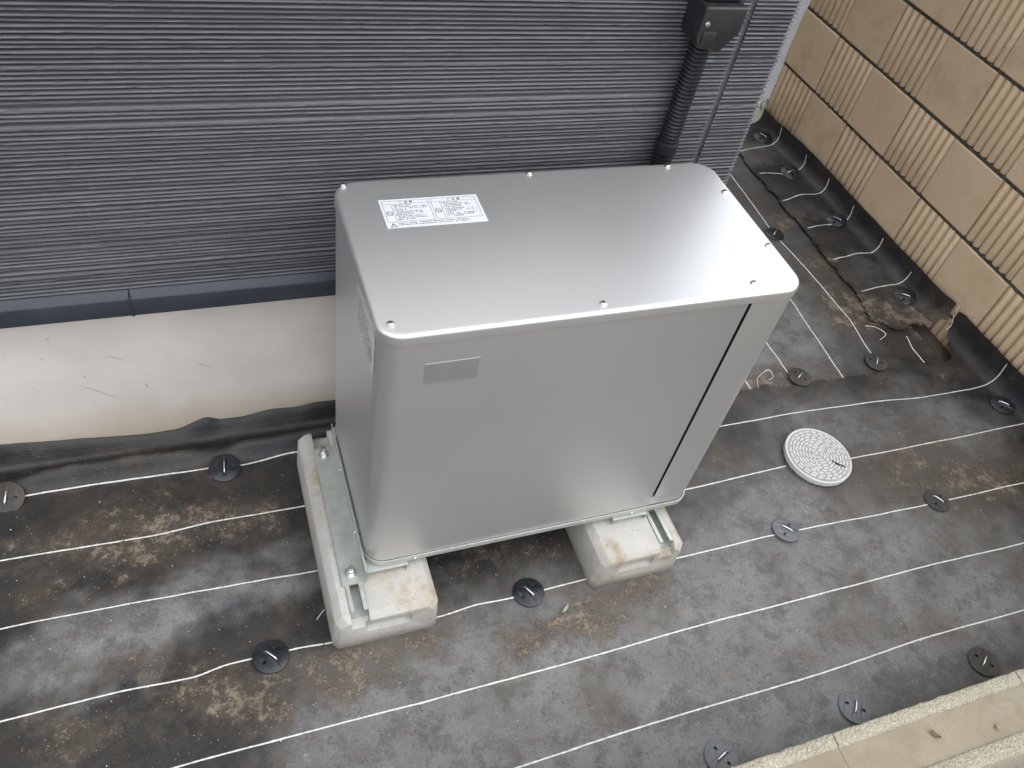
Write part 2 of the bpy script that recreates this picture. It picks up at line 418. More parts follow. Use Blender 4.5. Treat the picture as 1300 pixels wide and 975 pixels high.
def siding_panel(name, x0, x1, jag=True):
    xs = []
    x = x0
    while x < x1 - 1e-6:
        xs.append(x); x += 0.0085 if x > -1.1 else 0.6
    xs.append(x1)
    low = [p for p in PROF if p[0] < 1.25]; high = [p for p in PROF if p[0] >= 1.24]
    verts, faces = [], []
    def strip(P, X, jit):
        b = len(verts); n = len(P)
        for xi in X:
            for k, (z, o) in enumerate(P):
                dz = do = 0.0
                if jit:
                    do = 0.0004 * noise.noise(Vector((xi * 16, z * 260, 3.1))) - 0.0006 * max(0, noise.noise(Vector((xi * 60, z * 400, 8.7))) - .25) * 4
                    dz = 0.0003 * noise.noise(Vector((xi * 22, z * 200, 9.4)))
                verts.append((xi, -0.5000 - o - do * (1 if o > .002 else .2), z + dz))
        for i in range(len(X) - 1):
            for k in range(n - 1):
                a = b + i * n + k
                faces.append((a, a + n, a + n + 1, a + 1))
        # returns to the wall at the two ends
        for i in (0, len(X) - 1):
            e = len(verts)
            for (z, o) in P: verts.append((X[i], -0.470, z))
            for k in range(n - 1):
                q = (b + i * n + k, b + i * n + k + 1, e + k + 1, e + k)
                faces.append(q if i == 0 else q[::-1])
    strip(low, xs, True)
    strip(high, [x0, x1] if x1 - x0 < 1 else [x0, x0 + (x1 - x0) / 2, x1], False)
    return hp(mesh_obj(name, verts, faces, SIDING))
siding_panel("siding_panel", -7.0, 0.826)
siding_panel("siding_panel", 0.836, HOUSE_X)
# sealant in the upright joint, slightly ragged
rings = []
for k in range(90):
    z = 0.462 + k * 0.0088 if k < 89 else 5.6
    a = 0.8255 + 0.0012 * noise.noise(Vector((z * 40, 1, 2))); b_ = 0.8365 + 0.0014 * noise.noise(Vector((z * 45, 5, 2)))
    rings.append([(a, -0.5015, z), (b_, -0.5015, z), (b_, -0.480, z), (a, -0.480, z)])
hp(mesh_obj("joint_sealant", *loft(rings), SEAL))
# return wall round the corner and wall body
hp(box_obj("return_wall", -7.0, 0.921, -0.4695, 2.4, 0.4555, 5.6, SIDING))
# slate-blue starter flashing in two lengths
def flashing(x0, x1):
    sec = [(-0.468, 0.4645), (-0.506, 0.4600), (-0.519, 0.4500), (-0.5205, 0.4470), (-0.5205, 0.4120), (-0.5185, 0.4105), (-0.5165, 0.4120),
           (-0.5165, 0.4450), (-0.504, 0.4555), (-0.468, 0.4590)]
    return hp(mesh_obj("flashing", *loft([[(x, y, z) for y, z in sec] for x in (x0, x1)]), FLASH, None, 30))
flashing(-7.0, -0.2135); flashing(-0.2105, 0.931)
box = hp(box_obj("flashing_joint", -0.2145, -0.2095, -0.5216, -0.5075, 0.4098, 0.4535, FLASH, None, 0.001))
# unseen reflector in shutter form, added to give the lid something pale to mirror
def wmat(name, c, r): return mat_simple(name, c, r, var=0.05, scale=20, bump=0.05)
WFR, WSH = wmat("reflector_frame_white", (0.74, 0.74, 0.73), 0.45), wmat("cream_reflector", (0.80, 0.79, 0.76), 0.5)
def wbox(name, x0, x1, y0, y1, z0, z1, m, par=None, bev=.002):
    o = box_obj(name, x0, x1, y0, y1, z0, z1, m, None, bev)
    if par is None: hp(o)
    else: o.parent = par; o.matrix_parent_inverse = house.matrix_world.inverted()
    return o
reflector = wbox("shutter_reflector", -1.20, 0.645, -0.5115, -0.5075, 1.062, 2.20, WSH, None, 0)
for (a, b, c, d) in ((-1.23, 0.675, 1.036, 1.062), (-1.23, 0.675, 2.20, 2.30), (-1.23, -1.20, 1.0622, 2.1998), (0.645, 0.675, 1.0622, 2.1998)):
    o = box_obj("reflector_frame", a, b, -0.532, -0.5090, c, d, WFR, None, .002); o.parent = reflector
for k in range(19):
    o = box_obj("reflector_slat", -1.1995, 0.6445, -0.5225, -0.5116, 1.0640 + k * 0.0597, 1.0640 + k * 0.0597 + 0.0570, WSH, None, .004); o.parent = reflector
# eaves and roof, above the picture
hp(mesh_obj("roof", *loft([[(-7.5, -0.8, 5.6), (1.1, -0.8, 5.6), (1.1, 2.8, 5.6), (-7.5, 2.8, 5.6)],
                            [(-7.5, -0.8, 5.78), (1.1, -0.8, 5.78), (1.1, 2.8, 5.78), (-7.5, 2.8, 5.78)],
                            [(-6.5, 0.95, 6.9), (0.1, 0.95, 6.9), (0.1, 1.05, 6.9), (-6.5, 1.05, 6.9)]]), ROOFM))

# ------------------------------------------------------------------ tan block wall along the yard
WX = 1.957
wall = thing("block_wall", "tan concrete block wall with alternating plain and fluted faces and dark mossy joints", "wall", (WX, 0, 0))
def half_profile(kind, y0, y1):
    """points (y, x-relief) from y0 down to y1 along the face; relief is into the wall"""
    pts = []
    if kind == 'plain':
        for k in range(5):
            y = y0 + (y1 - y0) * k / 4
            pts.append((y, 0.0 if k not in (0, 4) else 0.0012))
    else:
        n = 7
        step = (y1 - y0) / n
        for i in range(n):
            a = y0 + step * i
            for f, d in ((0.0, .0112), (0.14, .0066), (0.27, .0018), (0.42, .0), (0.62, .0), (0.78, .0024), (0.90, .0072)):
                pts.append((a + step * f, d))
        pts.append((y1, .0112))
    return pts
def block_mesh(kinds):
    """front relief prism, local coords: y from 0 to -len, z 0..0.19, face at x=0 (wall behind at +x)"""
    Lh = 0.1985; pts = []
    total = Lh * len(kinds)
    for i, k in enumerate(kinds):
        y0 = -i * 0.2; y1 = -(i * 0.2 + (0.2 if i < len(kinds) - 1 else 0.1965))
        pp = half_profile(k, y0, y1)
        pts += pp
    rr = random.Random(len(kinds)); hz = 0.1895
    rows = [(0.0, 0.0022), (0.0025, 0.0), (hz - 0.0025, 0.0), (hz, 0.0022)]
    verts, faces = [], []
    n = len(pts)
    for z, inn in rows:
        for y, d in pts: verts.append((d + inn, y, z))
    for i in range(3):
        for k in range(n - 1):
            a = i * n + k; faces.append((a, a + n, a + n + 1, a + 1))
    b = len(verts)
    for z, y in ((0, pts[0][0]), (0, pts[-1][0]), (hz, pts[0][0]), (hz, pts[-1][0])): verts.append((0.060, y, z))
    faces.append(tuple(range(n - 1, -1, -1)) + (b, b + 1))
    faces.append(tuple(3 * n + k for k in range(n)) + (b + 3, b + 2))
    faces.append((0, n, 2 * n, 3 * n, b + 2, b)); faces.append((n - 1, b + 1, b + 3, 4 * n - 1, 3 * n - 1, 2 * n - 1))
    bm = bmesh.new(); vs2 = [bm.verts.new(v) for v in verts]
    for f in faces: bm.faces.new([vs2[i] for i in f])
    bmesh.ops.recalc_face_normals(bm, faces=bm.faces)
    me = bpy.data.meshes.new("block"); bm.to_mesh(me); bm.free()
    me.materials.append(TAN); me.shade_smooth(); me.set_sharp_from_angle(angle=math.radians(38))
    return me
FULL, HALF = block_mesh(['plain', 'fluted']), block_mesh(['fluted'])
ROW0 = 0.0326
for row in range(-1, 5):
    y = 0.650 if True else 0
    first = True
    odd = row % 2 == 0            # rows 0,2,4 begin with a fluted half block
    while y > -3.6:
        if first and odd: me, ln = HALF, 0.2
        else: me, ln = FULL, 0.4
        o = bpy.data.objects.new("block", me); col.objects.link(o); o.parent = wall
        o.location = (rng.uniform(-.0012, .0012), y - 0.0008, ROW0 + 0.2 * row + 0.005 + rng.uniform(-.0006, .0006))
        o.rotation_euler = (0, 0, rng.uniform(-.003, .003))
        y -= ln; first = False
mort = box_obj("mortar_core", 0.0145, 0.118, -3.72, 0.648, -0.45, ROW0 + 0.998, MORTAR, wall)
# the crumbly bed joints stand a little behind the faces
for row in range(0, 5):
    z = ROW0 + 0.2 * row
    vs_, n = [], 0
    rings = []
    k = 0; y = 0.649
    while y > -3.7:
        w = 0.0056 + 0.0022 * noise.noise(Vector((y * 30, row * 3.3, 1))) + 0.0012 * noise.noise(Vector((y * 90, row, 4)))
        dx = 0.0050 + 0.0030 * noise.noise(Vector((y * 55, row * 7, 9)))
        rings.append([(0.02, y, z - w), (dx, y, z - w), (dx - .001, y, z), (dx, y, z + w), (0.02, y, z + w)])
        y -= 0.007 if y > -1.3 else 0.1
    mesh_obj("bed_joint", *loft(rings), MORTAR, wall)

rw = box_obj("rendered_wall", 1.962, 2.07, 0.653, 4.0, -0.45, 1.03, PALE, None, 0.004)
tag(rw, "pale blue-grey rendered wall continuing beyond the tan blocks", "wall")

# ------------------------------------------------------------------ kerb of filled hollow blocks
kerb = thing("block_kerb", "low kerb of cream concrete blocks with smooth mortar-filled tops", "kerb", (0, -1.449, 0))
KZ = 0.217
for j in range(-10, 9):
    x0 = 0.759 + 0.4 * j
    seed = j * 3.7
    par = bpy.data.objects.new("kerb_block", None)
    bm = bmesh.new()
    # hollow ring of face shells with rough edges
    N = 28
    def shell(y0, y1, jy):
        rings = []
        for i in range(N + 1):
            x = x0 + 0.0012 + (0.4 - 0.0024) * i / N
            a = 0.0016 * fbm(x * 60, jy, 1); b = 0.0022 * fbm(x * 45, jy, 7); c = 0.0013 * fbm(x * 80, jy, 3)
            ya, yb = y0 + (a if jy > 5 else b), y1 + (b if jy > 5 else a)
            rings.append([(x, ya, -0.46), (x, ya, KZ - .004 + c), (x, ya + .003, KZ + c), (x, yb - .003, KZ - c), (x, yb, KZ - .003 - c), (x, yb, -0.46)])
        v, f = loft(rings); vv = [bm.verts.new(q) for q in v]
        for q in f: bm.faces.new([vv[k] for k in q])
    shell(-0.023, 0.0, 9.0); shell(-0.119, -0.089, 2.0)
    me_o = bm_obj("kerb_block", bm, RIM, kerb, 50)
    bpy.data.objects.remove(par)
    box_obj("mortar_fill", x0 + .0004, x0 + .3996, -0.0905, -0.0215, -0.4, KZ - 0.0045, FILL, kerb)

# ------------------------------------------------------------------ weed-barrier sheets
DIRT = [(-0.30,-0.71,0.092,0.90),(-0.44,-0.69,0.077,0.70),(-0.19,-0.70,0.092,0.80),(-0.05,-0.70,0.062,0.90),(-0.43,-0.81,0.062,0.70),(-0.05,-0.91,0.054,0.60),(-0.27,-0.95,0.054,1.00),(-0.39,-1.05,0.092,0.80),(-0.19,-1.04,0.069,1.00),(-0.11,-1.08,0.062,1.00),(0.04,-1.05,0.062,1.00),(0.12,-1.05,0.054,0.70),(0.33,-0.88,0.092,0.60),(0.43,-0.74,0.046,0.30),(0.49,-0.92,0.077,0.60),(0.20,-1.05,0.054,0.90),(0.27,-1.02,0.038,0.60),(0.37,-1.08,0.069,0.60),(0.39,-1.10,0.046,0.80),(0.55,-1.06,0.069,1.00),(0.64,-1.05,0.062,1.00),(0.70,-1.04,0.054,0.90),(0.48,-1.09,0.062,0.70),(0.28,-1.17,0.062,0.35),(0.16,-1.23,0.062,0.30),(0.47,-1.26,0.046,0.80),(0.47,-1.19,0.062,0.40),(1.11,-0.91,0.069,0.30),(0.97,-0.78,0.038,0.80),(0.90,-0.82,0.031,0.60),(1.26,-0.97,0.062,0.40),(1.24,-1.09,0.077,0.35),(1.48,-0.90,0.092,0.45),(1.62,-0.98,0.092,0.50),(1.71,-1.02,0.062,0.40),(1.43,-1.12,0.092,0.45),(1.24,-1.29,0.062,0.40),(0.92,-1.26,0.038,0.70),(1.01,-1.23,0.092,0.30),(1.02,-1.36,0.031,0.35),(1.29,-1.29,0.077,0.40),(1.15,-0.62,0.031,0.70),(1.25,-0.60,0.046,0.80),(1.42,-0.62,0.062,0.70),(1.61,-0.63,0.046,0.80),(1.82,-0.64,0.054,0.90),(1.54,-1.21,0.062,0.50),(1.00,-1.03,0.092,0.25),(-0.35,-0.51,0.123,0.30),(1.50,-0.77,0.123,0.30),(0.07,-1.08,0.092,0.40),(-0.07,-1.14,0.092,0.30)]
SIDE_DIRT = [(1.66,0.20,0.053,0.50),(1.72,0.06,0.047,0.80),(1.69,-0.14,0.053,0.70),(1.68,-0.28,0.053,0.70),(1.68,-0.37,0.053,0.90),(1.72,-0.39,0.053,0.60),(1.77,-0.42,0.053,1.00),(1.87,-0.40,0.043,0.60),(1.93,-0.48,0.053,0.80),(1.92,-0.56,0.047,0.70),(1.19,-0.55,0.043,0.40),(1.26,-0.59,0.053,0.80),(1.35,-0.59,0.053,0.80),(1.84,0.41,0.043,0.30)]
DUST_SHEEN = [(-0.43,-0.93,0.085,0.95),(-0.32,-0.89,0.075,0.95),(-0.20,-0.86,0.070,0.95),(-0.08,-0.84,0.060,0.80),(0.01,-0.84,0.062,0.60),(0.09,-1.10,0.100,0.55),(0.29,-1.09,0.110,0.5),(0.20,-1.17,0.154,0.80),(0.41,-1.20,0.154,0.70),(0.65,-1.22,0.185,0.80),(0.95,-1.18,0.185,0.90),(1.24,-1.21,0.185,0.80),(1.01,-0.91,0.123,0.80),(1.45,-0.76,0.123,0.70),(1.71,-0.87,0.108,0.70),(0.02,-1.22,0.110,0.60),(0.48,-1.32,0.123,0.50),(0.64,-1.13,0.138,0.60),(0.89,-1.05,0.108,0.60),(0.30,-1.25,0.2,0.7),(0.55,-1.15,0.18,0.6),(0.85,-1.32,0.2,0.7),(1.15,-1.0,0.15,0.6),(1.45,-1.1,0.2,0.6),(1.5,-1.3,0.2,0.5),(1.7,-0.75,0.12,0.5),(1.25,-0.72,0.12,0.6)]  # grey patches: dust, plus sky reflection painted in along the left band
PINS_MAIN = [(-0.508,-0.562),(-0.106,-0.574),(-0.070,-1.006),(0.431,-0.999),(1.055,-0.996),(1.488,-1.010),(1.313,-1.378),(0.975,-1.384),(0.668,-1.392),(1.915,-0.785)]
PINS_SIDE = [(1.360,-0.578),(1.625,-0.570),(1.636,0.004)]
PINS_WALL = [(1.900,-0.345),(1.900,0.032),(1.880,0.305),(1.900,0.530)]
ALLPINS = PINS_MAIN + PINS_SIDE + PINS_WALL

DIRT = [(a, b, r * 0.78, s) for a, b, r, s in DIRT] + [(1.15, -1.2, .1, .45), (1.35, -.92, .12, .5), (1.6, -.85, .1, .5), (1.55, -1.05, .1, .5), (1.75, -.95, .1, .5), (1.05, -.80, .08, .45), (.75, -1.25, .08, .4), (-.2, -.60, .1, .4)]
SIDE_DIRT = [(a, b, r * 1.25, min(1.2, s * 1.4)) for a, b, r, s in SIDE_DIRT]

def swell(x, y):
    """height of the laid sheets above the yard, metres"""
    z = 0.0045 * fbm(x * 2.6 + 4, y * 4.2, 1.3) + 0.0016 * fbm(x * 9, y * 11, 5.2)
    # soft swells running with the weave on the left
    d = (y + 0.862 + 0.11 * (x + 0.2) * -0.35)
    z += 0.010 * math.exp(-(d / 0.05) ** 2) * sstep(0.06, -0.10, x)
    d2 = y + 0.655
    z += 0.006 * math.exp(-(d2 / 0.035) ** 2) * sstep(0.05, -0.05, x)
    for px, py in ALLPINS:
        r2 = (x - px) ** 2 + (y - py) ** 2
        if r2 < .03: z += -z * math.exp(-r2 / 0.0030) + 0.0
    return z

def foundation_fold(x, y):
    """ridge and lip where the main sheet is tucked against the foundation"""
    z = 0.0
    if x < 1.0 and y > -0.62:
        k = sstep(1.0, 0.93, x)
        cut = 1.0
        for px in (-0.106, -0.508):
            cut *= 1 - 0.96 * math.exp(-((x - px + .01) / 0.060) ** 2)
        yr = -0.532 + 0.006 * fbm(x * 5, 2.2)
        z += 0.042 * math.exp(-((y - yr) / 0.018) ** 2) * (0.35 + 0.65 * cut) * (0.85 + 0.35 * fbm(x * 6, 8.1))
        lip = lerp_pts([(-.514, .047), (-.39, .036), (-.244, .017), (-.19, .017), (-.129, .042), (-.101, .028), (-.059, .026), (.007, .038), (.058, .034), (.101, .041), (.144, .039), (.5, .03)], x)
        if x < -.514: lip = .040 + .012 * fbm(x * 7, 3)
        z += (lip + .004) * sstep(-0.492, -0.4655, y)
        z *= k
    return z

def wall_bend(u, v, hmax):
    """bend the sheet up the block wall: arc-length u beyond 1.895 curls upwards"""
    u0, r = 1.908 + 0.010 * fbm(v * 4, 7.7), 0.036
    if u <= u0: return u, 0.0
    t = u - u0; a = min(t / r, math.pi / 2)
    x = u0 + r * math.sin(a); z = r * (1 - math.cos(a)) + max(0, t - r * math.pi / 2)
    return min(x, 1.9515), min(z, hmax)

MH = (1.243, -0.834, 0.083)             # drain cover centre and radius

def wall_edge(y):
    return lerp_pts([(-1.5, .10), (-.95, .104), (-.736, .100), (-.60, .098), (-.54, .094), (-.477, .071), (-.416, .078), (-.339, .079), (-.221, .079), (-.003, .085), (.237, .078), (.43, .073), (.562, .063)], y) + 0.005 * fbm(y * 16, 2.0)

def main_pos(u, v):
    x, zb = wall_bend(u, v, wall_edge(v))
    z = (swell(min(u, 1.9), v) + foundation_fold(u, v)) + zb
    # puckers where the sheet climbs the wall
    if u > 1.70: z += 0.006 * sstep(1.70, 1.88, u) * math.sin(v * 21 + 1.2) * (0.6 + fbm(v * 4, 3.3)) * (1 - sstep(1.90, 1.95, u))
    y = v
    if v > -0.4655 and u < .95: y = -0.4655
    return (x, y, z)

def side_pos(u, v): return (u, v, swell(u, v) - 0.006)

def wallsheet_pos(u, v):
    x, zb = wall_bend(u, v, wall_edge(v))
    z = swell(min(u, 1.9), v) + 0.0015 + zb
    k = sstep(1.72, 1.80, u)
    z += k * (0.010 * max(0.0, noise.noise(Vector((v * 8.5 + u * 5, u * 1.5, 7.7)))) ** 1.3 + 0.0045 * fbm(v * 5.5 + 3 * u, u * 7, 2) + 0.0045 * abs(noise.noise(Vector((v * 6.5 + u * 9, u * 3, 4)))) + 0.001) * (1 - 0.7 * sstep(1.90, 1.96, u))
    z += 0.012 * sstep(-0.40, -0.47, v) * sstep(1.80, 1.93, u)        # the torn corner lifts
    for px, py in PINS_WALL:
        r2 = (u - px) ** 2 + (v - py) ** 2
        z -= (0.005 + zb * .5) * math.exp(-r2 / 0.0016)
    return (x, v, max(z, 0.0008))

def sheet_grid(name, posf, u0, u1, v0, v1, step, keep, dirts, dust_sheens, dirt_scale=1.0):
    nu, nv = int((u1 - u0) / step) + 1, int((v1 - v0) / step) + 1
    U = np.linspace(u0, u1, nu); V = np.linspace(v0, v1, nv)
    idx = -np.ones((nu, nv), int); verts = []; dv = []; sv = []
    for i, u in enumerate(U):
        for j, v in enumerate(V):
            if not keep(u, v): continue
            idx[i, j] = len(verts); verts.append(posf(u, v))
            uw = u; vw = v; du_ = 0.045 * fbm(uw * 9, vw * 12, 1.1) + 0.02 * fbm(uw * 40, vw * 40, 1.7); dv_ = 0.045 * fbm(uw * 9, vw * 12, 6.1) + 0.02 * fbm(uw * 40, vw * 40, 5.7)
            uu, vv_ = u, v; u = u + du_; v = v + dv_
            d = sum(s * math.exp(-((u - a) ** 2 * .6 + (v - b) ** 2 * 1.3) / (r * r)) for a, b, r, s in dirts if abs(u - a) < 3 * r and abs(v - b) < 3 * r)
            e = sum(s * math.exp(-((u - a) ** 2 * .7 + (v - b) ** 2) / (r * r)) for a, b, r, s in dust_sheens if abs(u - a) < 3 * r and abs(v - b) < 3 * r)
            u, v = uu, vv_
            dv.append(min(1.0, d)); sv.append(min(1.0, e))
    faces = []
    for i in range(nu - 1):
        for j in range(nv - 1):
            q = (idx[i, j], idx[i + 1, j], idx[i + 1, j + 1], idx[i, j + 1])
            if min(q) >= 0: faces.append(tuple(int(k) for k in q))
    o = mesh_obj(name, verts, faces, SHEET, None, 180)
    for nm, arr in (("dirt", dv), ("dust_sheen", sv)):
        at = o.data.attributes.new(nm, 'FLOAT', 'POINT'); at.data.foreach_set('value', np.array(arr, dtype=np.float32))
    return o

def back_edge(u): return -0.600 + 0.022 * fbm(u * 4.5, 6.1) + 0.008 * fbm(u * 19, 2.7) - 0.05 * sstep(1.1, 0.98, u) * 0
def keep_main(u, v):
    if (u - MH[0]) ** 2 + (v - MH[1]) ** 2 < (MH[2] - 0.007) ** 2: return False
    if u > 0.955 and v > back_edge(u) + 0.105 * sstep(1.86, 1.95, u): return False
    return True
main_sheet = sheet_grid("weed_sheet", main_pos, -1.7, 2.010, -1.452, -0.462, 0.0075, keep_main, DIRT, DUST_SHEEN)
tag(main_sheet, "wide black weed-barrier sheet with long white yarn lines under the silver cabinet", "ground sheet")
def keep_side(u, v): return v > -0.70 and u < 1.86
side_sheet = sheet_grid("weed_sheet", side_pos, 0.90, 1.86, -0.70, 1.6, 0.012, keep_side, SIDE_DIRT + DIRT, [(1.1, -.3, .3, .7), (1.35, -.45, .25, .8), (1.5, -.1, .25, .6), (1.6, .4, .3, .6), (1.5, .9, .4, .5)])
tag(side_sheet, "black weed-barrier sheet with white lines running along the passage by the house corner", "ground sheet")
def keep_wallsheet(u, v):
    left = 1.742 + 0.010 * fbm(v * 12, 3.9) - 0.035 * sstep(-.30, -.45, v)
    return u > left and v > -0.475 + 0.02 * fbm(u * 14, 1.9) + 0.05 * sstep(1.80, 1.72, u)
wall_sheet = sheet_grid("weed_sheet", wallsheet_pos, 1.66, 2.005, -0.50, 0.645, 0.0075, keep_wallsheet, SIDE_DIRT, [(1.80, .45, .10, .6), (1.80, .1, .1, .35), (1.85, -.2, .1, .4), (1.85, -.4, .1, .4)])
tag(wall_sheet, "narrow black weed-barrier strip with short white lines tucked up against the tan block wall", "ground sheet")

def stripe(parent, posf, pts, along='u', width=0.0036, step=0.006, lift=0.0014):
    """thin white yarn ribbon following a sheet; pts = [(u, v)]"""
    pts = sorted(pts); a0, a1 = pts[0][0], pts[-1][0]
    n = max(3, int((a1 - a0) / step)); rings = []
    for i in range(n + 1):
        s = a0 + (a1 - a0) * i / n
        o = lerp_pts(pts, s) + 0.0004 * noise.noise(Vector((s * 24, a0 * 5 + pts[0][1] * 31, 0)))
        w = width * (0.82 + 0.28 * noise.noise(Vector((s * 150, o * 9, 3)))) / 2
        def P(off):
            p = posf(s, o + off) if along == 'u' else posf(o + off, s)
            return Vector(p)
        A, C, B = P(-w), P(0), P(w)
        t = P(0); nrm = Vector((0, 0, 1))
        if along == 'u':
            q = Vector(posf(s + .004, o)) - Vector(posf(s - .004, o)); e = B - A
            nrm = q.cross(e)
            if nrm.length > 1e-9: nrm.normalize()
            else: nrm = Vector((0, 0, 1))
            if nrm.z < -0.2: nrm = -nrm
        rings.append([A + nrm * lift * .25, C + nrm * lift, B + nrm * lift * .25])
    v, f = loft(rings, closed=False, cap0=False, cap1=False)
    return mesh_obj("white_stripe", v, f, STRIPE, parent, 180)

MX = -1.7
stripe(main_sheet, main_pos, [(MX, -.563), (-.8, -.558), (-.482, -.562), (-.30, -.561), (-.134, -.565), (-.070, -.571), (.035, -.562), (.5, -.566), (.93, -.560)])
stripe(main_sheet, main_pos, [(MX, -.705), (-.514, -.700), (-.250, -.704), (-.16, -.697), (.031, -.699), (.5, -.695), (1.05, -.689), (1.304, -.687), (1.525, -.697), (1.69, -.712), (1.85, -.712), (1.93, -.706), (2.0, -.700)])
stripe(main_sheet, main_pos, [(MX, -.835), (-.507, -.842), (.033, -.853), (.5, -.846), (.937, -.841), (MH[0] - MH[2] - .003, -.834)])
stripe(main_sheet, main_pos, [(MH[0] + MH[2] + .004, -.848), (1.5, -.851), (1.923, -.855), (2.0, -.853)])
stripe(main_sheet, main_pos, [(MX, -1.00), (-.6, -1.008), (-.328, -1.004), (-.20, -1.009), (-.14, -1.000), (-.03, -1.001), (.031, -1.005), (.244, -1.004), (.32, -.998), (.399, -1.001), (.557, -.999), (.784, -1.0), (.976, -.998), (1.463, -1.013), (1.77, -1.016), (2.0, -1.012)])
stripe(main_sheet, main_pos, [(MX, -1.16), (-.242, -1.153), (.037, -1.153), (.40, -1.156), (.772, -1.151), (1.306, -1.155), (1.634, -1.162), (2.0, -1.158)])
stripe(main_sheet, main_pos, [(MX, -1.31), (.301, -1.307), (.50, -1.303), (.622, -1.303), (.95, -1.306), (1.2, -1.299), (1.501, -1.304), (2.0, -1.307)])
# lines of the passage sheet run front to back
for pts in ([(-.556, 1.638), (-.389, 1.660), (-.211, 1.656), (-.022, 1.638), (.041, 1.638), (.338, 1.654), (.9, 1.650), (1.5, 1.655)],
            [(-.600, 1.494), (-.453, 1.508), (-.287, 1.516), (.3, 1.507), (1.5, 1.505)], [(-.560, 1.342), (-.434, 1.344), (.2, 1.352), (1.5, 1.352)],
            [(-.585, 1.205), (-.4, 1.20), (1.5, 1.203)], [(-.60, 1.787), (-.538, 1.788), (-.49, 1.80)]):
    stripe(side_sheet, side_pos, pts, 'v', 0.0042)
for pts in ([(1.754, .452), (1.86, .475), (1.93, .487), (1.985, .500)], [(1.759, .316), (1.879, .302), (1.93, .318), (1.985, .335)],
            [(1.756, .155), (1.845, .177), (1.93, .180), (1.985, .192)], [(1.763, .007), (1.86, .020), (1.93, .026), (1.985, .040)],
            [(1.76, -.149), (1.876, -.131), (1.92, -.136), (1.985, -.126)], [(1.767, -.297), (1.86, -.287), (1.93, -.286), (1.975, -.286)]):
    stripe(wall_sheet, wallsheet_pos, pts, 'u', 0.0044)

# ------------------------------------------------------------------ silver cabinet on its feet
X0, X1, YF, YB, ZB, ZT = 0.114, 0.791, -0.9353, -0.5902, 0.130, 0.7136
CXM, CYM = (X0 + X1) / 2, (YF + YB) / 2
cab = thing("equipment_cabinet", "tall silver painted steel outdoor cabinet with rounded corners and screwed lid", "cabinet", (CXM, CYM, 0.10))
CINV = Matrix.Translation((-CXM, -CYM, -0.10))
def cp(o, parent=None):
    o.parent = cab; o.matrix_parent_inverse = CINV; return o
R0 = 0.037
# lid with a soft rolled edge and short skirt
prof = [(0.0012, -0.0195), (0.0, -0.0185), (0.0, -0.0060)] + [(0.006 * (1 - math.cos(a)), -0.006 + 0.006 * math.sin(a)) for a in (math.radians(k) for k in (18, 36, 54, 72, 90))] + [(0.010, 0.0), (0.020, 0.0002)]
rings = [[(x, y, ZT + dz) for x, y in rrect(X0 + i_, X1 - i_, YF + i_, YB - i_, R0 - i_, 12)] for i_, dz in prof]
under = [[(x, y, ZT - 0.0195) for x, y in rrect(X0 + .004, X1 - .004, YF + .004, YB - .004, R0 - .004, 12)]]
cp(mesh_obj("lid", *loft(under + rings), SILVER, None, 35))
# two wrap-round panels with a dark upright gap between them
def panel(name, side, z0, z1):
    ins, tk, cut = 0.0022, 0.0016, 0.6944
    def path(e, edge):
        x0, x1, y0, y1, r = X0 + e, X1 - e, YF + e, YB - e, R0 - e
        if side == 'right':
            c = cut + 0.0032
            return [(c, y0 + edge)] + [(c + .002, y0)] + arc(x1 - r, y0 + r, r, -90, 0, 12) + arc(x1 - r, y1 - r, r, 0, 90, 12) + [(c, y1)]
        c = cut - 0.0032
        return [(c, y1)] + arc(x0 + r, y1 - r, r, 90, 180, 12) + arc(x0 + r, y0 + r, r, 180, 270, 12) + [(c - .002, y0)] + [(c, y0 + edge)]
    a, b = path(ins, 0.0012), path(ins + tk, 0.0)
    ring = a + b[::-1]
    return cp(mesh_obj(name, *loft([[(x, y, z) for x, y in ring] for z in (z0, z1)]), SILVER, None, 35))
panel("front_panel", 'left', ZB + 0.001, ZT - 0.0202)
panel("end_panel", 'right', ZB + 0.030, ZT - 0.0202)
core = rrect(X0 + .008, X1 - .008, YF + .008, YB - .008, R0 - .008, 6)
cp(mesh_obj("inner_frame", *loft([[(x, y, z) for x, y in core] for z in (ZB + .004, ZT - .021)]), DARK, None, 35))
# base tray with a rolled bright lip
pr = [(0.010, 0.118), (0.003, 0.118), (-0.0012, 0.1195), (-0.0016, 0.1290), (-0.0006, 0.1312), (0.0012, 0.1312), (0.0016, 0.1225), (0.010, 0.1225)]
cp(mesh_obj("base_tray", *loft([[(x, y, z) for x, y in rrect(X0 + i_, X1 - i_, YF + i_, YB - i_, R0 - i_, 10)] for i_, z in pr]), GALV, None, 30))
cp(mesh_obj("end_skirt", *loft([[(x, y, z) for x, y in rrect(X0 + .0032, X1 - .0032, YF + .0032, YB - .0032, R0 - .0032, 10)] for z in (.124, ZB + .0305)]), SILVER, None, 30))
# feet: folded steel channels on the base blocks
def channel(xa, xb, ya, yb, z0, z1, t, flange=None):
    sec = [(xa, z0), (xa + t, z0), (xa + t, z1 - t), (xb - t, z1 - t), (xb - t, z0), (xb, z0), (xb, z1), (xa, z1)]
    return cp(mesh_obj("foot_channel", *extrude_section(sec, ya, yb), GALV))
channel(0.1155, 0.190, -0.9430, -0.600, 0.1006, 0.1176, 0.0020)
channel(0.614, 0.6895, -0.9430, -0.600, 0.1006, 0.1176, 0.0020)
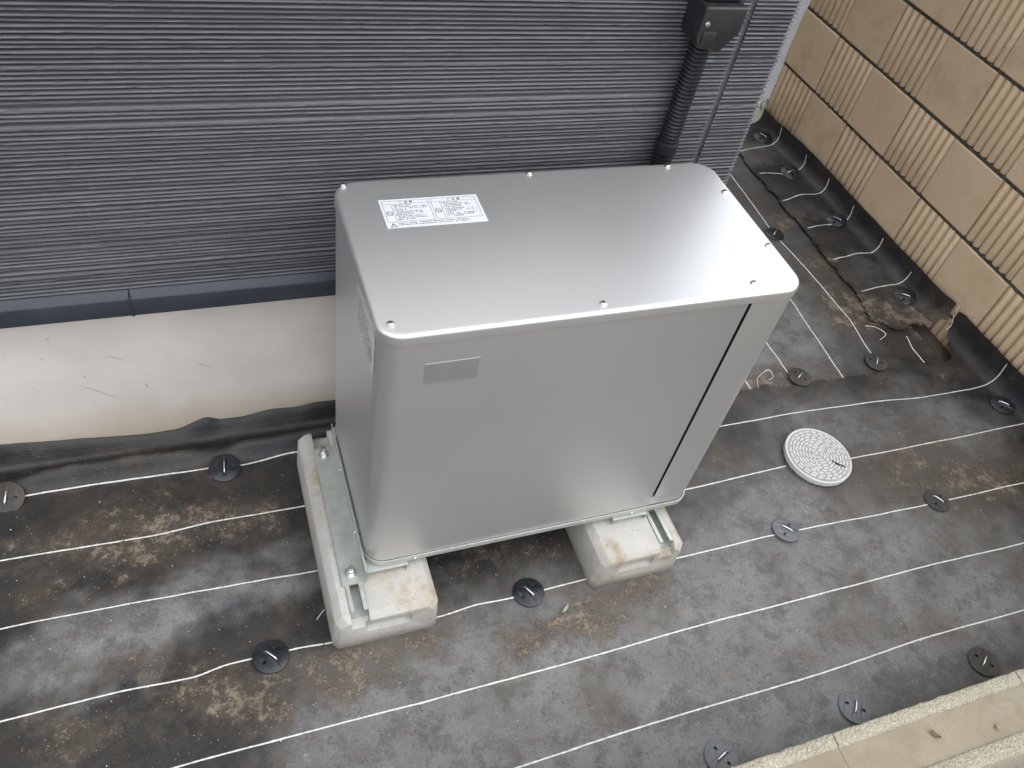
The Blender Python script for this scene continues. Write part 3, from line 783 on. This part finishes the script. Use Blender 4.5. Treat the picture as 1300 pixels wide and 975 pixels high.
# bracket at the near end: bolted flange and upright web
def bracket(xf0, xw, ya, yb, s):
    t = 0.0026
    sec = [(xf0, .1026), (xw, .1026), (xw, .1400), (xw - s * t, .1400), (xw - s * t, .1026 + t), (xf0, .1026 + t)]
    o = cp(mesh_obj("mounting_bracket", *extrude_section(sec, ya, yb), GALV))
    return o
bracket(0.0685, 0.1120, -0.9525, -0.638, 1)
sec = [(0.6930, .1026), (0.7360, .1026), (0.7360, .1052), (0.6956, .1052), (0.6956, .1172), (0.6930, .1172)]
cp(mesh_obj("mounting_bracket", *extrude_section(sec, -0.9300, -0.62), GALV))
cp(mesh_obj("side_rail", *extrude_section([(0.1122, .1030), (0.1142, .1030), (0.1142, .1290), (0.1122, .1290)], -0.905, -0.598), GALV))
def bolt(x, y, z):
    v, f = lathe([(0.0108, 0), (0.0108, 0.0018), (0.0062, 0.0019)], 20, (x, y, z))
    b = cp(mesh_obj("bolt", v, f, BRIGHT, None, 35))
    hx, hf = lathe([(0.0078, 0.0018), (0.0082, 0.0026), (0.0082, 0.0085), (0.0072, 0.0100)], 6, (x, y, z))
    n_ = mesh_obj("nut", hx, hf, BRIGHT); n_.parent = b
    sx, sf = lathe([(0.0048, 0.0095), (0.0048, 0.0215), (0.0040, 0.0230)], 14, (x, y, z))
    s_ = mesh_obj("stud", sx, sf, BRIGHT, None, 40); s_.parent = b
    return b
bolt(0.0875, -0.9285, 0.1052); bolt(0.0860, -0.6545, 0.1052)
def dome(name, x, y, z, r, h, axis, mat=BRIGHT):
    v, f = lathe([(r * 1.25, 0), (r * 1.25, h * .22), (r, h * .3), (r * .92, h * .7), (r * .6, h * .95), (r * .2, h)], 16)
    if axis == 'z': vv = [(x + a, y + b, z + c) for a, b, c in v]
    elif axis == '-x': vv = [(x - c, y + a, z + b) for a, b, c in v]
    else: vv = [(x + a, y - c, z + b) for a, b, c in v]
    return cp(mesh_obj(name, vv, f, mat, None, 40))
for y, z in ((-0.86, 0.128), (-0.715, 0.128)): dome("rivet", 0.1092, y, z, 0.0026, 0.003, '-x')
for x in (0.205, 0.655): dome("rivet", x, YF - .0008, 0.1245, 0.0028, 0.003, '-y')
# lid screws with washers and cross slots
for x, y in [(0.131, -0.602), (0.441, -0.598), (0.703, -0.600), (0.775, -0.684), (0.777, -0.830), (0.702, -0.911), (0.442, -0.918), (0.135, -0.910)]:
    s = dome("screw", x, y, ZT + .0001, 0.0047, 0.0042, 'z')
    a = rng.uniform(0, 1.5); bm = bmesh.new()
    for k in (0, 1):
        add_box(bm, -.0032, .0032, -.0007, .0007, 0.0032, 0.0044)
        for v in bm.verts[-8:] if False else list(bm.verts)[k * 8:]:
            c_, s_ = math.cos(a + k * math.pi / 2), math.sin(a + k * math.pi / 2)
            v.co = Vector((v.co.x * c_ - v.co.y * s_, v.co.x * s_ + v.co.y * c_, v.co.z + k * .0001))
    for v in bm.verts: v.co += Vector((x, y, ZT))
    sl = bm_obj("cross_slot", bm, DARK); sl.parent = s
# printed labels
def flat(name, pts, mat): return cp(mesh_obj(name, pts, [tuple(range(len(pts)))], mat))
LX0, LX1, LY0, LY1, LZ = 0.176, 0.333, -0.7135, -0.645, ZT + 0.0006
lab = box_obj("warning_label", LX0, LX1, LY0, LY1, ZT + .00025, LZ, LABELW); cp(lab)
lab["label"] = "white printed warning label on the lid"
def ink(bm, pts):
    vv = [bm.verts.new(q) for q in pts]; bm.faces.new(vv)
def ink_line(bm, f, u0, v0, u1, v1, w):
    d = Vector((u1 - u0, v1 - v0)); n_ = Vector((-d.y, d.x)).normalized() * w / 2
    ink(bm, [f(u0 - n_.x, v0 - n_.y), f(u1 - n_.x, v1 - n_.y), f(u1 + n_.x, v1 + n_.y), f(u0 + n_.x, v0 + n_.y)])
def ink_ring(bm, f, u, v, r, w, n=20):
    for k in range(n):
        a, b = 2 * math.pi * k / n, 2 * math.pi * (k + 1) / n
        ink(bm, [f(u + r * math.cos(a), v + r * math.sin(a)), f(u + (r + w) * math.cos(a), v + (r + w) * math.sin(a)),
                 f(u + (r + w) * math.cos(b), v + (r + w) * math.sin(b)), f(u + r * math.cos(b), v + r * math.sin(b))])
def ink_text(bm, f, u0, u1, v, h, r):
    """a row of tiny unreadable print"""
    u = u0
    while u < u1 - h * .5:
        if r.random() < .86:
            cw = h * r.uniform(.55, .85)
            for q in range(r.choice((2, 3, 3))):
                if r.random() < .6: ink_line(bm, f, u, v + h * r.uniform(.05, .95), u + cw, v + h * r.uniform(.05, .95), h * .17)
                else:
                    uu = u + cw * r.uniform(.1, .9); ink_line(bm, f, uu, v, uu, v + h, h * .17)
        u += h * 1.0
# lid label: local u along x from its left edge, v along y from its near edge (metres)
rr = random.Random(4); bm = bmesh.new()
f1 = lambda u, v: (LX0 + u, LY0 + v, LZ + .0003)
for c0 in (0.004, 0.080):
    w_ = 0.074
    ink_line(bm, f1, c0, .013, c0, .064, .0004); ink_line(bm, f1, c0 + w_ - .002, .013, c0 + w_ - .002, .064, .0004)
    ink_line(bm, f1, c0, .0135, c0 + w_ - .002, .0135, .0004); ink_line(bm, f1, c0, .064, c0 + w_ - .002, .064, .0004)
    ink_line(bm, f1, c0 + .0135, .0135, c0 + .0135, .056, .0004); ink_line(bm, f1, c0, .056, c0 + w_ - .002, .056, .0003)
    ink_ring(bm, f1, c0 + .0068, .034, .0042, .0009); ink_line(bm, f1, c0 + .0038, .037, c0 + .0098, .031, .0009)
    for k in range(10):
        v_ = .0515 - k * .0038
        head = k % 3 == 0
        ink_text(bm, f1, c0 + .0155 + (0 if head else .002), c0 + (.045 if head else .069) - rr.uniform(0, .012), v_, .0027 if head else .0023, rr)
for v_ in (.0085, .0045): ink_text(bm, f1, .018, .13, v_, .0024, rr)
for a, b in (((.006, .002), (.0105, .0105)), ((.0105, .0105), (.015, .002)), ((.006, .002), (.015, .002)), ((.0105, .005), (.0105, .0082))): ink_line(bm, f1, *a, *b, .0009)
pr_ = bm_obj("print", bm, INK, recalc=False); pr_.parent = lab
for u0 in (0.030, 0.106):
    cu = bpy.data.curves.new("heading", 'FONT'); cu.body = "\u3054 \u6ce8 \u610f"; cu.size = 0.0062; cu.fill_mode = 'BOTH' if False else cu.fill_mode
    tmp = bpy.data.objects.new("heading", cu); col.objects.link(tmp)
    bpy.context.view_layer.update()
    me = bpy.data.meshes.new_from_object(tmp.evaluated_get(bpy.context.evaluated_depsgraph_get()))
    bpy.data.objects.remove(tmp)
    if len(me.vertices):
        me.transform(Matrix.Translation((LX0 + u0, LY0 + .0578, LZ + .0003)))
        h_ = link_mesh("heading", me, INK); h_.parent = lab
# end label on the left flank
SX = X0 + 0.0022
sl = box_obj("rating_label", SX - .0006, SX - .0002, -0.9065, -0.796, 0.612, 0.6865, LABELG); cp(sl)
sl["label"] = "silver-white printed label on the cabinet flank"
f2 = lambda u, v: (SX - .0009, -0.796 - u, 0.612 + v); bm = bmesh.new()
for k in range(11): ink_text(bm, f2, .006, .10 - rr.uniform(0, .03), .006 + k * .0058, .0030, rr)
for a, b in (((.080, .020), (.090, .036)), ((.090, .036), (.100, .020)), ((.080, .020), (.100, .020))): ink_line(bm, f2, *a, *b, .0014)
q_ = bm_obj("print", bm, INK, recalc=False); q_.parent = sl
# faded front sticker
FY = YF + 0.0022
st = box_obj("front_sticker", 0.1815, 0.2605, FY - .0007, FY - .0002, 0.611, 0.652, STICKER); cp(st)
st["label"] = "faded grey rectangular sticker on the front panel"
f3 = lambda u, v: (0.1815 + u, FY - .0010, 0.611 + v); bm = bmesh.new()
for u0 in (.018, .040):
    for k in range(14):
        for cy in (.0140, .0270):
            a, b = math.radians(-110 + 200 * k / 14), math.radians(-110 + 200 * (k + 1) / 14)
            P3 = lambda r_, q: f3(u0 + .010 + r_ * 1.25 * math.cos(q), cy + r_ * math.sin(q))
            ink(bm, [P3(.0036, a), P3(.0060, a), P3(.0060, b), P3(.0036, b)])
g_ = bm_obj("print", bm, GHOST, recalc=False); g_.parent = st

# ------------------------------------------------------------------ concrete base blocks
def base_block(L, R, sl0, sl1, label):
    ya, yb = -1.0205, -0.583
    o = thing("base_block", label, "concrete block", ((L + R) / 2, (ya + yb) / 2, 0), "concrete base blocks under the cabinet")
    inv = Matrix.Translation((-(L + R) / 2, -(ya + yb) / 2, 0))
    def section(e, ztop):
        zt = ztop
        return [(L + e, 0.0), (R - e, 0.0), (R - e - .005, zt - .014), (R - e - .018, zt), (sl1, zt), (sl1, zt - .022), (sl0, zt - .022), (sl0, zt), (L + e + .018, zt), (L + e + .005, zt - .014)]
    rings = []
    for y, e, zt in ((ya, .009, .0890), (ya + .002, .0075, .0915), (ya + .012, 0, .0998), (ya + .05, 0, .1), ((ya + yb) / 2, 0, .1), (yb - .012, 0, .0998), (yb, .009, .089)):
        rings.append([(x, y, z) for x, z in section(e, zt)])
    body = mesh_obj("body", *loft(rings), BASEC)
    bm = bmesh.new(); bm.from_mesh(body.data); bmesh.ops.recalc_face_normals(bm, faces=bm.faces); bm.to_mesh(body.data); bm.free()
    cut = box_obj("cutter", min(sl0, sl1) + .025 if sl0 < (L + R) / 2 else L + .050, R - .055 if sl0 < (L + R) / 2 else sl0 - .012, ya - .02, ya + .009, 0.046, 0.076, None, None, .004)
    md = body.modifiers.new("recess", 'BOOLEAN'); md.object = cut; md.operation = 'DIFFERENCE'; md.solver = 'EXACT'
    bv = body.modifiers.new("soft", 'BEVEL'); bv.width = .0013; bv.segments = 2; bv.limit_method = 'ANGLE'; bv.angle_limit = math.radians(28)
    bpy.context.view_layer.update()
    me = bpy.data.meshes.new_from_object(body.evaluated_get(bpy.context.evaluated_depsgraph_get()))
    body.modifiers.clear(); body.data = me; bpy.data.objects.remove(cut)
    me.shade_smooth(); me.set_sharp_from_angle(angle=math.radians(32))
    body.parent = o; body.matrix_parent_inverse = inv
    a, b, zt = sl0 + .0006, sl1 - .0006, .1022
    lw = .0075; t_ = .0016
    sec = [(a, .0795), (b, .0795), (b, zt), (b - lw, zt), (b - lw, zt - t_), (b - t_, zt - t_), (b - t_, .0811), (a + t_, .0811), (a + t_, zt - t_), (a + lw, zt - t_), (a + lw, zt), (a, zt)]
    rail = mesh_obj("anchor_rail", *extrude_section(sec, ya + .016, yb - .07), GALV)
    rail.parent = o; rail.matrix_parent_inverse = inv
    return o
base_block(0.039, 0.2375, 0.0715, 0.1045, "rust-stained concrete base block under the cabinet end with the bolted grey-green bracket")
base_block(0.559, 0.7575, 0.6955, 0.7265, "cleaner pale concrete base block under the cabinet end with the dark panel gap")

# ------------------------------------------------------------------ black duct end cap and corrugated conduit on the siding
duct = thing("cable_duct", "black plastic cable duct with end cap fixed upright on the siding", "duct", (0.745, -0.507, 0.905))
dinv = Matrix.Translation((-0.745, 0.507, -0.905))
def dp(o): o.parent = duct; o.matrix_parent_inverse = dinv; return o
sec = [(.703, .9775), (.703, .930), (.7045, .921), (.709, .913), (.717, .908), (.752, .9055), (.757, .9075), (.779, .934), (.7810, .942), (.7810, .9775)]
bm = bmesh.new(); v, f = loft([[(x, y, z) for x, z in sec] for y in (-0.5065, -0.563)])
vv = [bm.verts.new(q) for q in v]
for q in f: bm.faces.new([vv[k] for k in q])
bmesh.ops.recalc_face_normals(bm, faces=bm.faces)
bmesh.ops.bevel(bm, geom=[e for e in bm.edges if e.calc_face_angle(0) > .8 and min(w.co.y for w in e.verts) < -.55], offset=.004, segments=3, affect='EDGES', profile=.5)
dp(bm_obj("end_cap", bm, PLASTIC, None, 35))
dp(box_obj("duct_body", .708, .776, -0.5480, -0.5066, .9780, 2.75, DUCTM, None, .006, 3))
dp(box_obj("clip_plate", .710, .735, -0.5660, -0.5625, .914, .940, PLASTIC, None, .0015, 2))
v, f = lathe([(.0048, 0), (.0048, .0012), (.0038, .0030), (.001, .0036)], 14)
dp(mesh_obj("screw", [(.713 + a, -.5630 - c, .9505 + b) for a, b, c in v], f, BRIGHT, None, 40))
cpath, crad = [], []
zz_ = 0.912
while zz_ > 0.40:
    for dz, r_ in ((0, .0142), (.0012, .0183), (.0036, .0186), (.0050, .0142)):
        cpath.append((0.7395, -0.5265, zz_ - dz)); crad.append(r_)
    zz_ -= .0074
for k in range(1, 15):
    a = math.radians(90 * k / 14); cpath.append((0.7395, -0.5265 - .06 * (1 - math.cos(a)), zz_ - .06 * math.sin(a))); crad.append(.0150 if k % 2 else .018)
cond = mesh_obj("corrugated_conduit", *tube(cpath, crad, 22), CONDUIT, None, 40)
tag(cond, "black corrugated flexible conduit running down the siding behind the cabinet", "conduit")
bnd = mesh_obj("coupling_band", *lathe([(.0184, 0), (.0206, .001), (.0206, .019), (.0184, .020)], 26, (0.7395, -0.5265, 0.6965)), PLASTIC, cond, 40)

# ------------------------------------------------------------------ drain cover
mh = thing("drain_cover", "round white plastic drain cover with ring tread pattern", "drain cover", (MH[0], MH[1], 0.0))
R_ = MH[2]; HZ = 0.021
mesh_obj("collar", *lathe([(R_ - .006, -.04), (R_ - .006, HZ - .008), (R_ - .004, HZ - .007)], 64), PVCO, mh, 35)
mesh_obj("cover_plate", *lathe([(R_ - .002, HZ - .0125), (R_, HZ - .0115), (R_, HZ + .0005), (R_ - .0012, HZ + .0017), (R_ - .0042, HZ + .0017), (R_ - .0052, HZ), (R_ - .0056, HZ - .0006)], 72), PVC, mh, 25)
mesh_obj("inner_plate", *lathe([(R_ - .0064, HZ - .006), (R_ - .0064, HZ + .0004), (R_ - .0074, HZ), (0.001, HZ)], 72), PVCO, mh, 25)
bm = bmesh.new()
for ring in range(9):
    ra = 0.0055 + ring * 0.0078; rb = ra + .0048
    n_ = max(3, int(round(2 * math.pi * ra / 0.017))); off = rng.uniform(0, 1)
    for k in range(n_):
        a0 = 2 * math.pi * (k + off) / n_; a1 = a0 + 2 * math.pi / n_ - .0040 / ra
        m_ = 4; top, bot = [], []
        for rad, zz2, lst in ((ra, HZ, bot), (ra + .0005, HZ + .0014, top)): pass
        P = lambda r_, a, z: (r_ * math.cos(a), r_ * math.sin(a), z)
        ring_pts = lambda r1, r2, z, e: [P(r1, a0 + e + (a1 - a0 - 2 * e) * i / m_, z) for i in range(m_ + 1)] + [P(r2, a1 - e - (a1 - a0 - 2 * e) * i / m_, z) for i in range(m_ + 1)]
        v, f = loft([ring_pts(ra, rb, HZ - .0003, 0), ring_pts(ra + .0005, rb - .0005, HZ + .0024, .0006 / ra)])
        vv = [bm.verts.new(q) for q in v]
        for q in f: bm.faces.new([vv[i] for i in q])
tag(bm_obj("tread_pattern", bm, PVC, mh, None), kind='stuff')
bm = bmesh.new(); add_box(bm, .034, .066, -.0017, .0017, HZ + .0002, HZ + .0029); bmesh.ops.rotate(bm, verts=bm.verts, cent=(0, 0, 0), matrix=Matrix.Rotation(math.radians(-46), 3, 'Z'))
bm_obj("pry_slot", bm, DARK, mh)

# ------------------------------------------------------------------ sheet pins: round washers and wire staples
def washer_mesh():
    cu = bpy.data.curves.new("w", 'CURVE'); cu.dimensions = '2D'; cu.fill_mode = 'BOTH'; cu.extrude = .0011; cu.bevel_depth = .0005; cu.bevel_resolution = 1
    def circ(cx, cy, r, n, sx=1.0, sy=1.0):
        sp = cu.splines.new('POLY'); sp.points.add(n - 1); sp.use_cyclic_u = True
        for k in range(n):
            a = 2 * math.pi * k / n; sp.points[k].co = (cx + r * sx * math.cos(a), cy + r * sy * math.sin(a), 0, 1)
    circ(0, 0, .0315, 40)
    circ(0, .0165, .0040, 12); circ(0, -.0165, .0040, 12); circ(-.0125, 0, .0026, 10); circ(.0125, 0, .0026, 10)
    tmp = bpy.data.objects.new("w", cu); col.objects.link(tmp); bpy.context.view_layer.update()
    me = bpy.data.meshes.new_from_object(tmp.evaluated_get(bpy.context.evaluated_depsgraph_get()))
    bpy.data.objects.remove(tmp)
    bm = bmesh.new(); bm.from_mesh(me)
    bmesh.ops.remove_doubles(bm, verts=bm.verts, dist=1e-5)
    bmesh.ops.triangulate(bm, faces=bm.faces)
    for v in bm.verts: v.co.z += .0042 * (1 - (v.co.x ** 2 + v.co.y ** 2) / .0315 ** 2) + .0016
    bm.to_mesh(me); bm.free()
    return me
WASH = washer_mesh()
def washer_variant(mat):
    m_ = WASH.copy(); m_.materials.clear(); m_.materials.append(mat); m_.shade_smooth(); m_.set_sharp_from_angle(angle=math.radians(40)); return m_
WV = {k: washer_variant(m_) for k, m_ in (('black', PIN_BLACK), ('grey', PIN_GREY), ('mud', PIN_MUD))}
sv, sf = tube([(-.0125, 0, .000), (-.0125, 0, .0072), (-.0105, 0, .0092), (-.004, 0, .0098), (.004, 0, .0098), (.0105, 0, .0092), (.0125, 0, .0072), (.0125, 0, .000)], .0017, 8)
sme = bpy.data.meshes.new("staple"); sme.from_pydata([tuple(q) for q in sv], [], sf); sme.materials.append(STAPLE); sme.shade_smooth()
def pin(x, y, posf, kind, rot, label, tilt=(0, 0), dz=0.0):
    P = Vector(posf(x, y)); e = .02
    nx = Vector(posf(x + e, y)) - Vector(posf(x - e, y)); ny = Vector(posf(x, y + e)) - Vector(posf(x, y - e))
    nrm = nx.cross(ny).normalized()
    nrm = (nrm + Vector((tilt[0], tilt[1], 0))).normalized()
    hi = max(Vector(posf(x + .03 * math.cos(a), y + .03 * math.sin(a))).z - (P.z - (nrm.x * .03 * math.cos(a) + nrm.y * .03 * math.sin(a)) / nrm.z) for a in (k * .785 for k in range(8)))
    o = thing("sheet_pin", label, "sheet pin", P + nrm * (max(0.0006, min(.006, hi)) + dz), "round sheet pins holding the weed sheets")
    q = Vector((0, 0, 1)).rotation_difference(nrm); o.rotation_mode = 'QUATERNION'
    from mathutils import Quaternion
    o.rotation_quaternion = q @ Quaternion((0, 0, 1), math.radians(rot))
    for nm, me in (("washer", WV[kind]), ("staple", sme)):
        c_ = bpy.data.objects.new(nm, me); col.objects.link(c_); c_.parent = o
    return o
pin(-0.508, -0.562, main_pos, 'mud', 80, "muddy round sheet pin against the foundation at the far end of the rear white line", (0, -.10))
pin(-0.106, -0.574, main_pos, 'black', 84, "black round sheet pin on the rear white line beside the rust-stained base block", (0, -.10))
pin(-0.070, -1.006, main_pos, 'black', 130, "glossy black round sheet pin in front of the rust-stained base block", (.05, .02))
pin(0.431, -0.999, main_pos, 'black', 118, "black round sheet pin on the white line between the two base blocks", (-.03, .02))
pin(1.055, -0.996, main_pos, 'grey', 130, "dusty grey round sheet pin on the white line in front of the drain cover", (.05, .08))
pin(1.488, -1.010, main_pos, 'mud', 120, "mud-brown round sheet pin on a white line between drain cover and block wall", (.03, .04))
pin(1.313, -1.378, main_pos, 'mud', 32, "muddy dark round sheet pin beside the cream kerb", (-.02, .05))
pin(0.975, -1.384, main_pos, 'grey', 48, "clean grey round sheet pin beside the cream kerb with its holes showing", (-.02, .05))
pin(0.668, -1.392, main_pos, 'grey', 20, "grey round sheet pin partly hidden behind the cream kerb", (-.02, .05))
pin(1.905, -0.785, main_pos, 'black', 125, "black round sheet pin at the wall foot where the wide sheet climbs the blocks", (.0, .0))
pin(1.360, -0.578, side_pos, 'mud', 30, "muddy round sheet pin at the soiled seam nearest the cabinet", (0, 0), .006)
pin(1.625, -0.570, side_pos, 'mud', 50, "soil-caked round sheet pin at the end of a passage line on the seam", (0, 0), .006)
pin(1.636, 0.004, side_pos, 'black', 40, "black round sheet pin midway on a white line in the passage", (0, 0))
pin(1.900, -0.345, wallsheet_pos, 'black', 130, "black round sheet pin by the torn corner of the wall strip", (-.3, -.1))
pin(1.900, 0.032, wallsheet_pos, 'black', 120, "black round sheet pin midway along the strip by the block wall", (-.3, 0))
pin(1.880, 0.305, wallsheet_pos, 'black', 10, "wet black round sheet pin on the wall strip opposite the house corner", (-.2, -.15))
pin(1.900, 0.530, wallsheet_pos, 'black', 120, "black round sheet pin next to the pale footing at the end of the wall strip", (-.2, -.1))

# ------------------------------------------------------------------ small things
ft = thing("footing", "small pale cream footing with a slotted metal eye at the end of the block wall", "footing", (1.925, 0.655, 0))
bm = bmesh.new(); add_box(bm, -.03, .036, -.03, .05, -.04, .078, .008, 2)
for v in bm.verts:
    k = max(0, v.co.z) / .078; v.co.x *= 1 - .35 * k; v.co.y *= 1 - .3 * k
bm_obj("body", bm, BEIGE, ft, 40)
ep = [(.004 + .011 * math.cos(a), -.028 - .004 * math.sin(a) * 0, .083 + .021 * math.sin(a)) for a in (2 * math.pi * k / 16 for k in range(17))]
mesh_obj("metal_eye", *tube(ep, .0034, 8), GALV, ft, 180)

def leaf(name, x, y, z, ln, w, rot, label, mat=LEAFM):
    vs_, fs = [], []
    for i in range(9):
        t_ = i / 8; ww = w * math.sin(math.pi * min(1, t_ * .92 + .05)) ** .8
        for s_ in (-1, 0, 1):
            vs_.append((ln * (t_ - .5), s_ * ww, .0016 + abs(s_) * .0020 + .004 * (t_ - .5) ** 2 * 4))
    for i in range(8):
        for j in range(2): fs.append((i * 3 + j, i * 3 + j + 3, i * 3 + j + 4, i * 3 + j + 1))
    o = mesh_obj(name, vs_, fs, mat, None, 180); o.location = (x, y, z); o.rotation_euler = (0.06, 0, math.radians(rot))
    md = o.modifiers.new("thick", 'SOLIDIFY'); md.thickness = .0006
    return tag(o, label, "leaf")
leaf("dead_leaf", 0.936, -1.500, KZ - .0045, .017, .0038, -62, "curled brown dead leaf lying on the kerb's mortar top")
leaf("dead_leaf", 1.056, -1.520, KZ - .0045, .011, .0036, 20, "small pale brown leaf flake on the kerb near its outer rim", mat_simple("pale_leaf", (0.33, 0.22, 0.14), .8))
leaf("dead_leaf", 0.490, -1.052, .002, .022, .0028, 35, "pale grey-green leaf sliver on soiled sheet in front of the cleaner base block", mat_simple("grey_leaf", (0.30, 0.31, 0.26), .8))

def thread(pts, label, posf, r=.0009, mat=STRIPE):
    P = []
    for (x, y, h) in pts:
        q = posf(x, y); P.append((q[0], q[1], q[2] + h))
    # smooth through the points
    S = []
    for i in range(len(P) - 1):
        p0, p1, p2, p3 = (Vector(P[max(0, min(len(P) - 1, k))]) for k in (i - 1, i, i + 1, i + 2))
        for k in range(6):
            t_ = k / 6
            S.append(0.5 * ((2 * p1) + (p2 - p0) * t_ + (2 * p0 - 5 * p1 + 4 * p2 - p3) * t_ ** 2 + (3 * p1 - p0 - 3 * p2 + p3) * t_ ** 3))
    S.append(Vector(P[-1]))
    return tag(mesh_obj("loose_thread", *tube(S, r, 6), mat, None, 180), label, "thread")
thread([(1.225, -.590, .003), (1.238, -.560, .004), (1.262, -.545, .008), (1.285, -.540, .010), (1.288, -.560, .006), (1.270, -.568, .004)], "curled loose white thread on the soiled seam beside the cabinet", side_pos)
thread([(1.69, -.43, .004), (1.715, -.445, .008), (1.73, -.475, .007), (1.70, -.490, .004)], "short curled white thread on the soil near the torn strip corner", side_pos, .0012)
thread([(0.020, -.955, .003), (0.030, -.946, .006), (0.0365, -.94, .006)], "stub of frayed white thread beside the rust-stained base block", main_pos)
thread([(1.925, -.505, .015), (1.938, -.50, .03), (1.944, -.485, .055), (1.946, -.48, .085)], "thin white thread hanging down the block wall by the torn strip corner", lambda x, y: (x, y, 0.0), .0011)

# dried soil crumbs and pale specks lying on the sheets: far too many to count
def scatter(name, label, mat, n, size, accept, seed):
    r = random.Random(seed); verts, faces = [], []
    base = [(1, 0, 0), (-.9, .1, 0), (0, 1, .1), (.1, -.9, 0), (0, .1, .75), (0, 0, -.5)]
    tri = [(0, 2, 4), (2, 1, 4), (1, 3, 4), (3, 0, 4), (2, 0, 5), (1, 2, 5), (3, 1, 5), (0, 3, 5)]
    k = 0; tries = 0
    while k < n and tries < n * 40:
        tries += 1
        x, y = r.uniform(-.75, 1.86), r.uniform(-1.43, -.48)
        if not accept(x, y, r): continue
        z = main_pos(x, y)[2]; s = size * r.uniform(.4, 1.0) ** 1.5 * 1.6; a = r.uniform(0, 6.28); b = len(verts)
        for px, py, pz in base:
            px *= r.uniform(.6, 1.4); py *= r.uniform(.5, 1.2)
            verts.append((x + s * (px * math.cos(a) - py * math.sin(a)), y + s * (px * math.sin(a) + py * math.cos(a)), z + s * (.25 + pz * .8)))
        faces += [(b + p_, b + q_, b + s_) for p_, q_, s_ in tri]; k += 1
    o = mesh_obj(name, verts, faces, mat)
    return tag(o, label, kind='stuff')
def near_obstacle(x, y):
    if (x - MH[0]) ** 2 + (y - MH[1]) ** 2 < .0085: return True
    if -1.03 < y < -.575 and (.03 < x < .245 or .55 < x < .765): return True
    if x > .93 and y > -.64: return True
    return False
def in_dirt(x, y, r):
    if near_obstacle(x, y): return False
    d = sum(s * math.exp(-((x - a) ** 2 * .6 + (y - b) ** 2 * 1.3) / (q * q)) for a, b, q, s in DIRT if abs(x - a) < 2.5 * q and abs(y - b) < 2.5 * q)
    return r.random() < max(0, min(1, d)) ** 2 * max(0, fbm(x * 22, y * 22, 4) + .35)
scatter("soil_crumbs", "scattered crumbs of dried brown soil on the sheet", CRUMB, 3600, .0016, lambda x, y, r: in_dirt(x, y, r) or (r.random() < .012 and not near_obstacle(x, y)), 3)
scatter("pale_specks", "scattered pale specks of grit on the sheet", SPECK, 420, .0009, lambda x, y, r: not near_obstacle(x, y) and r.random() < (.9 if x < .3 else .3), 8)
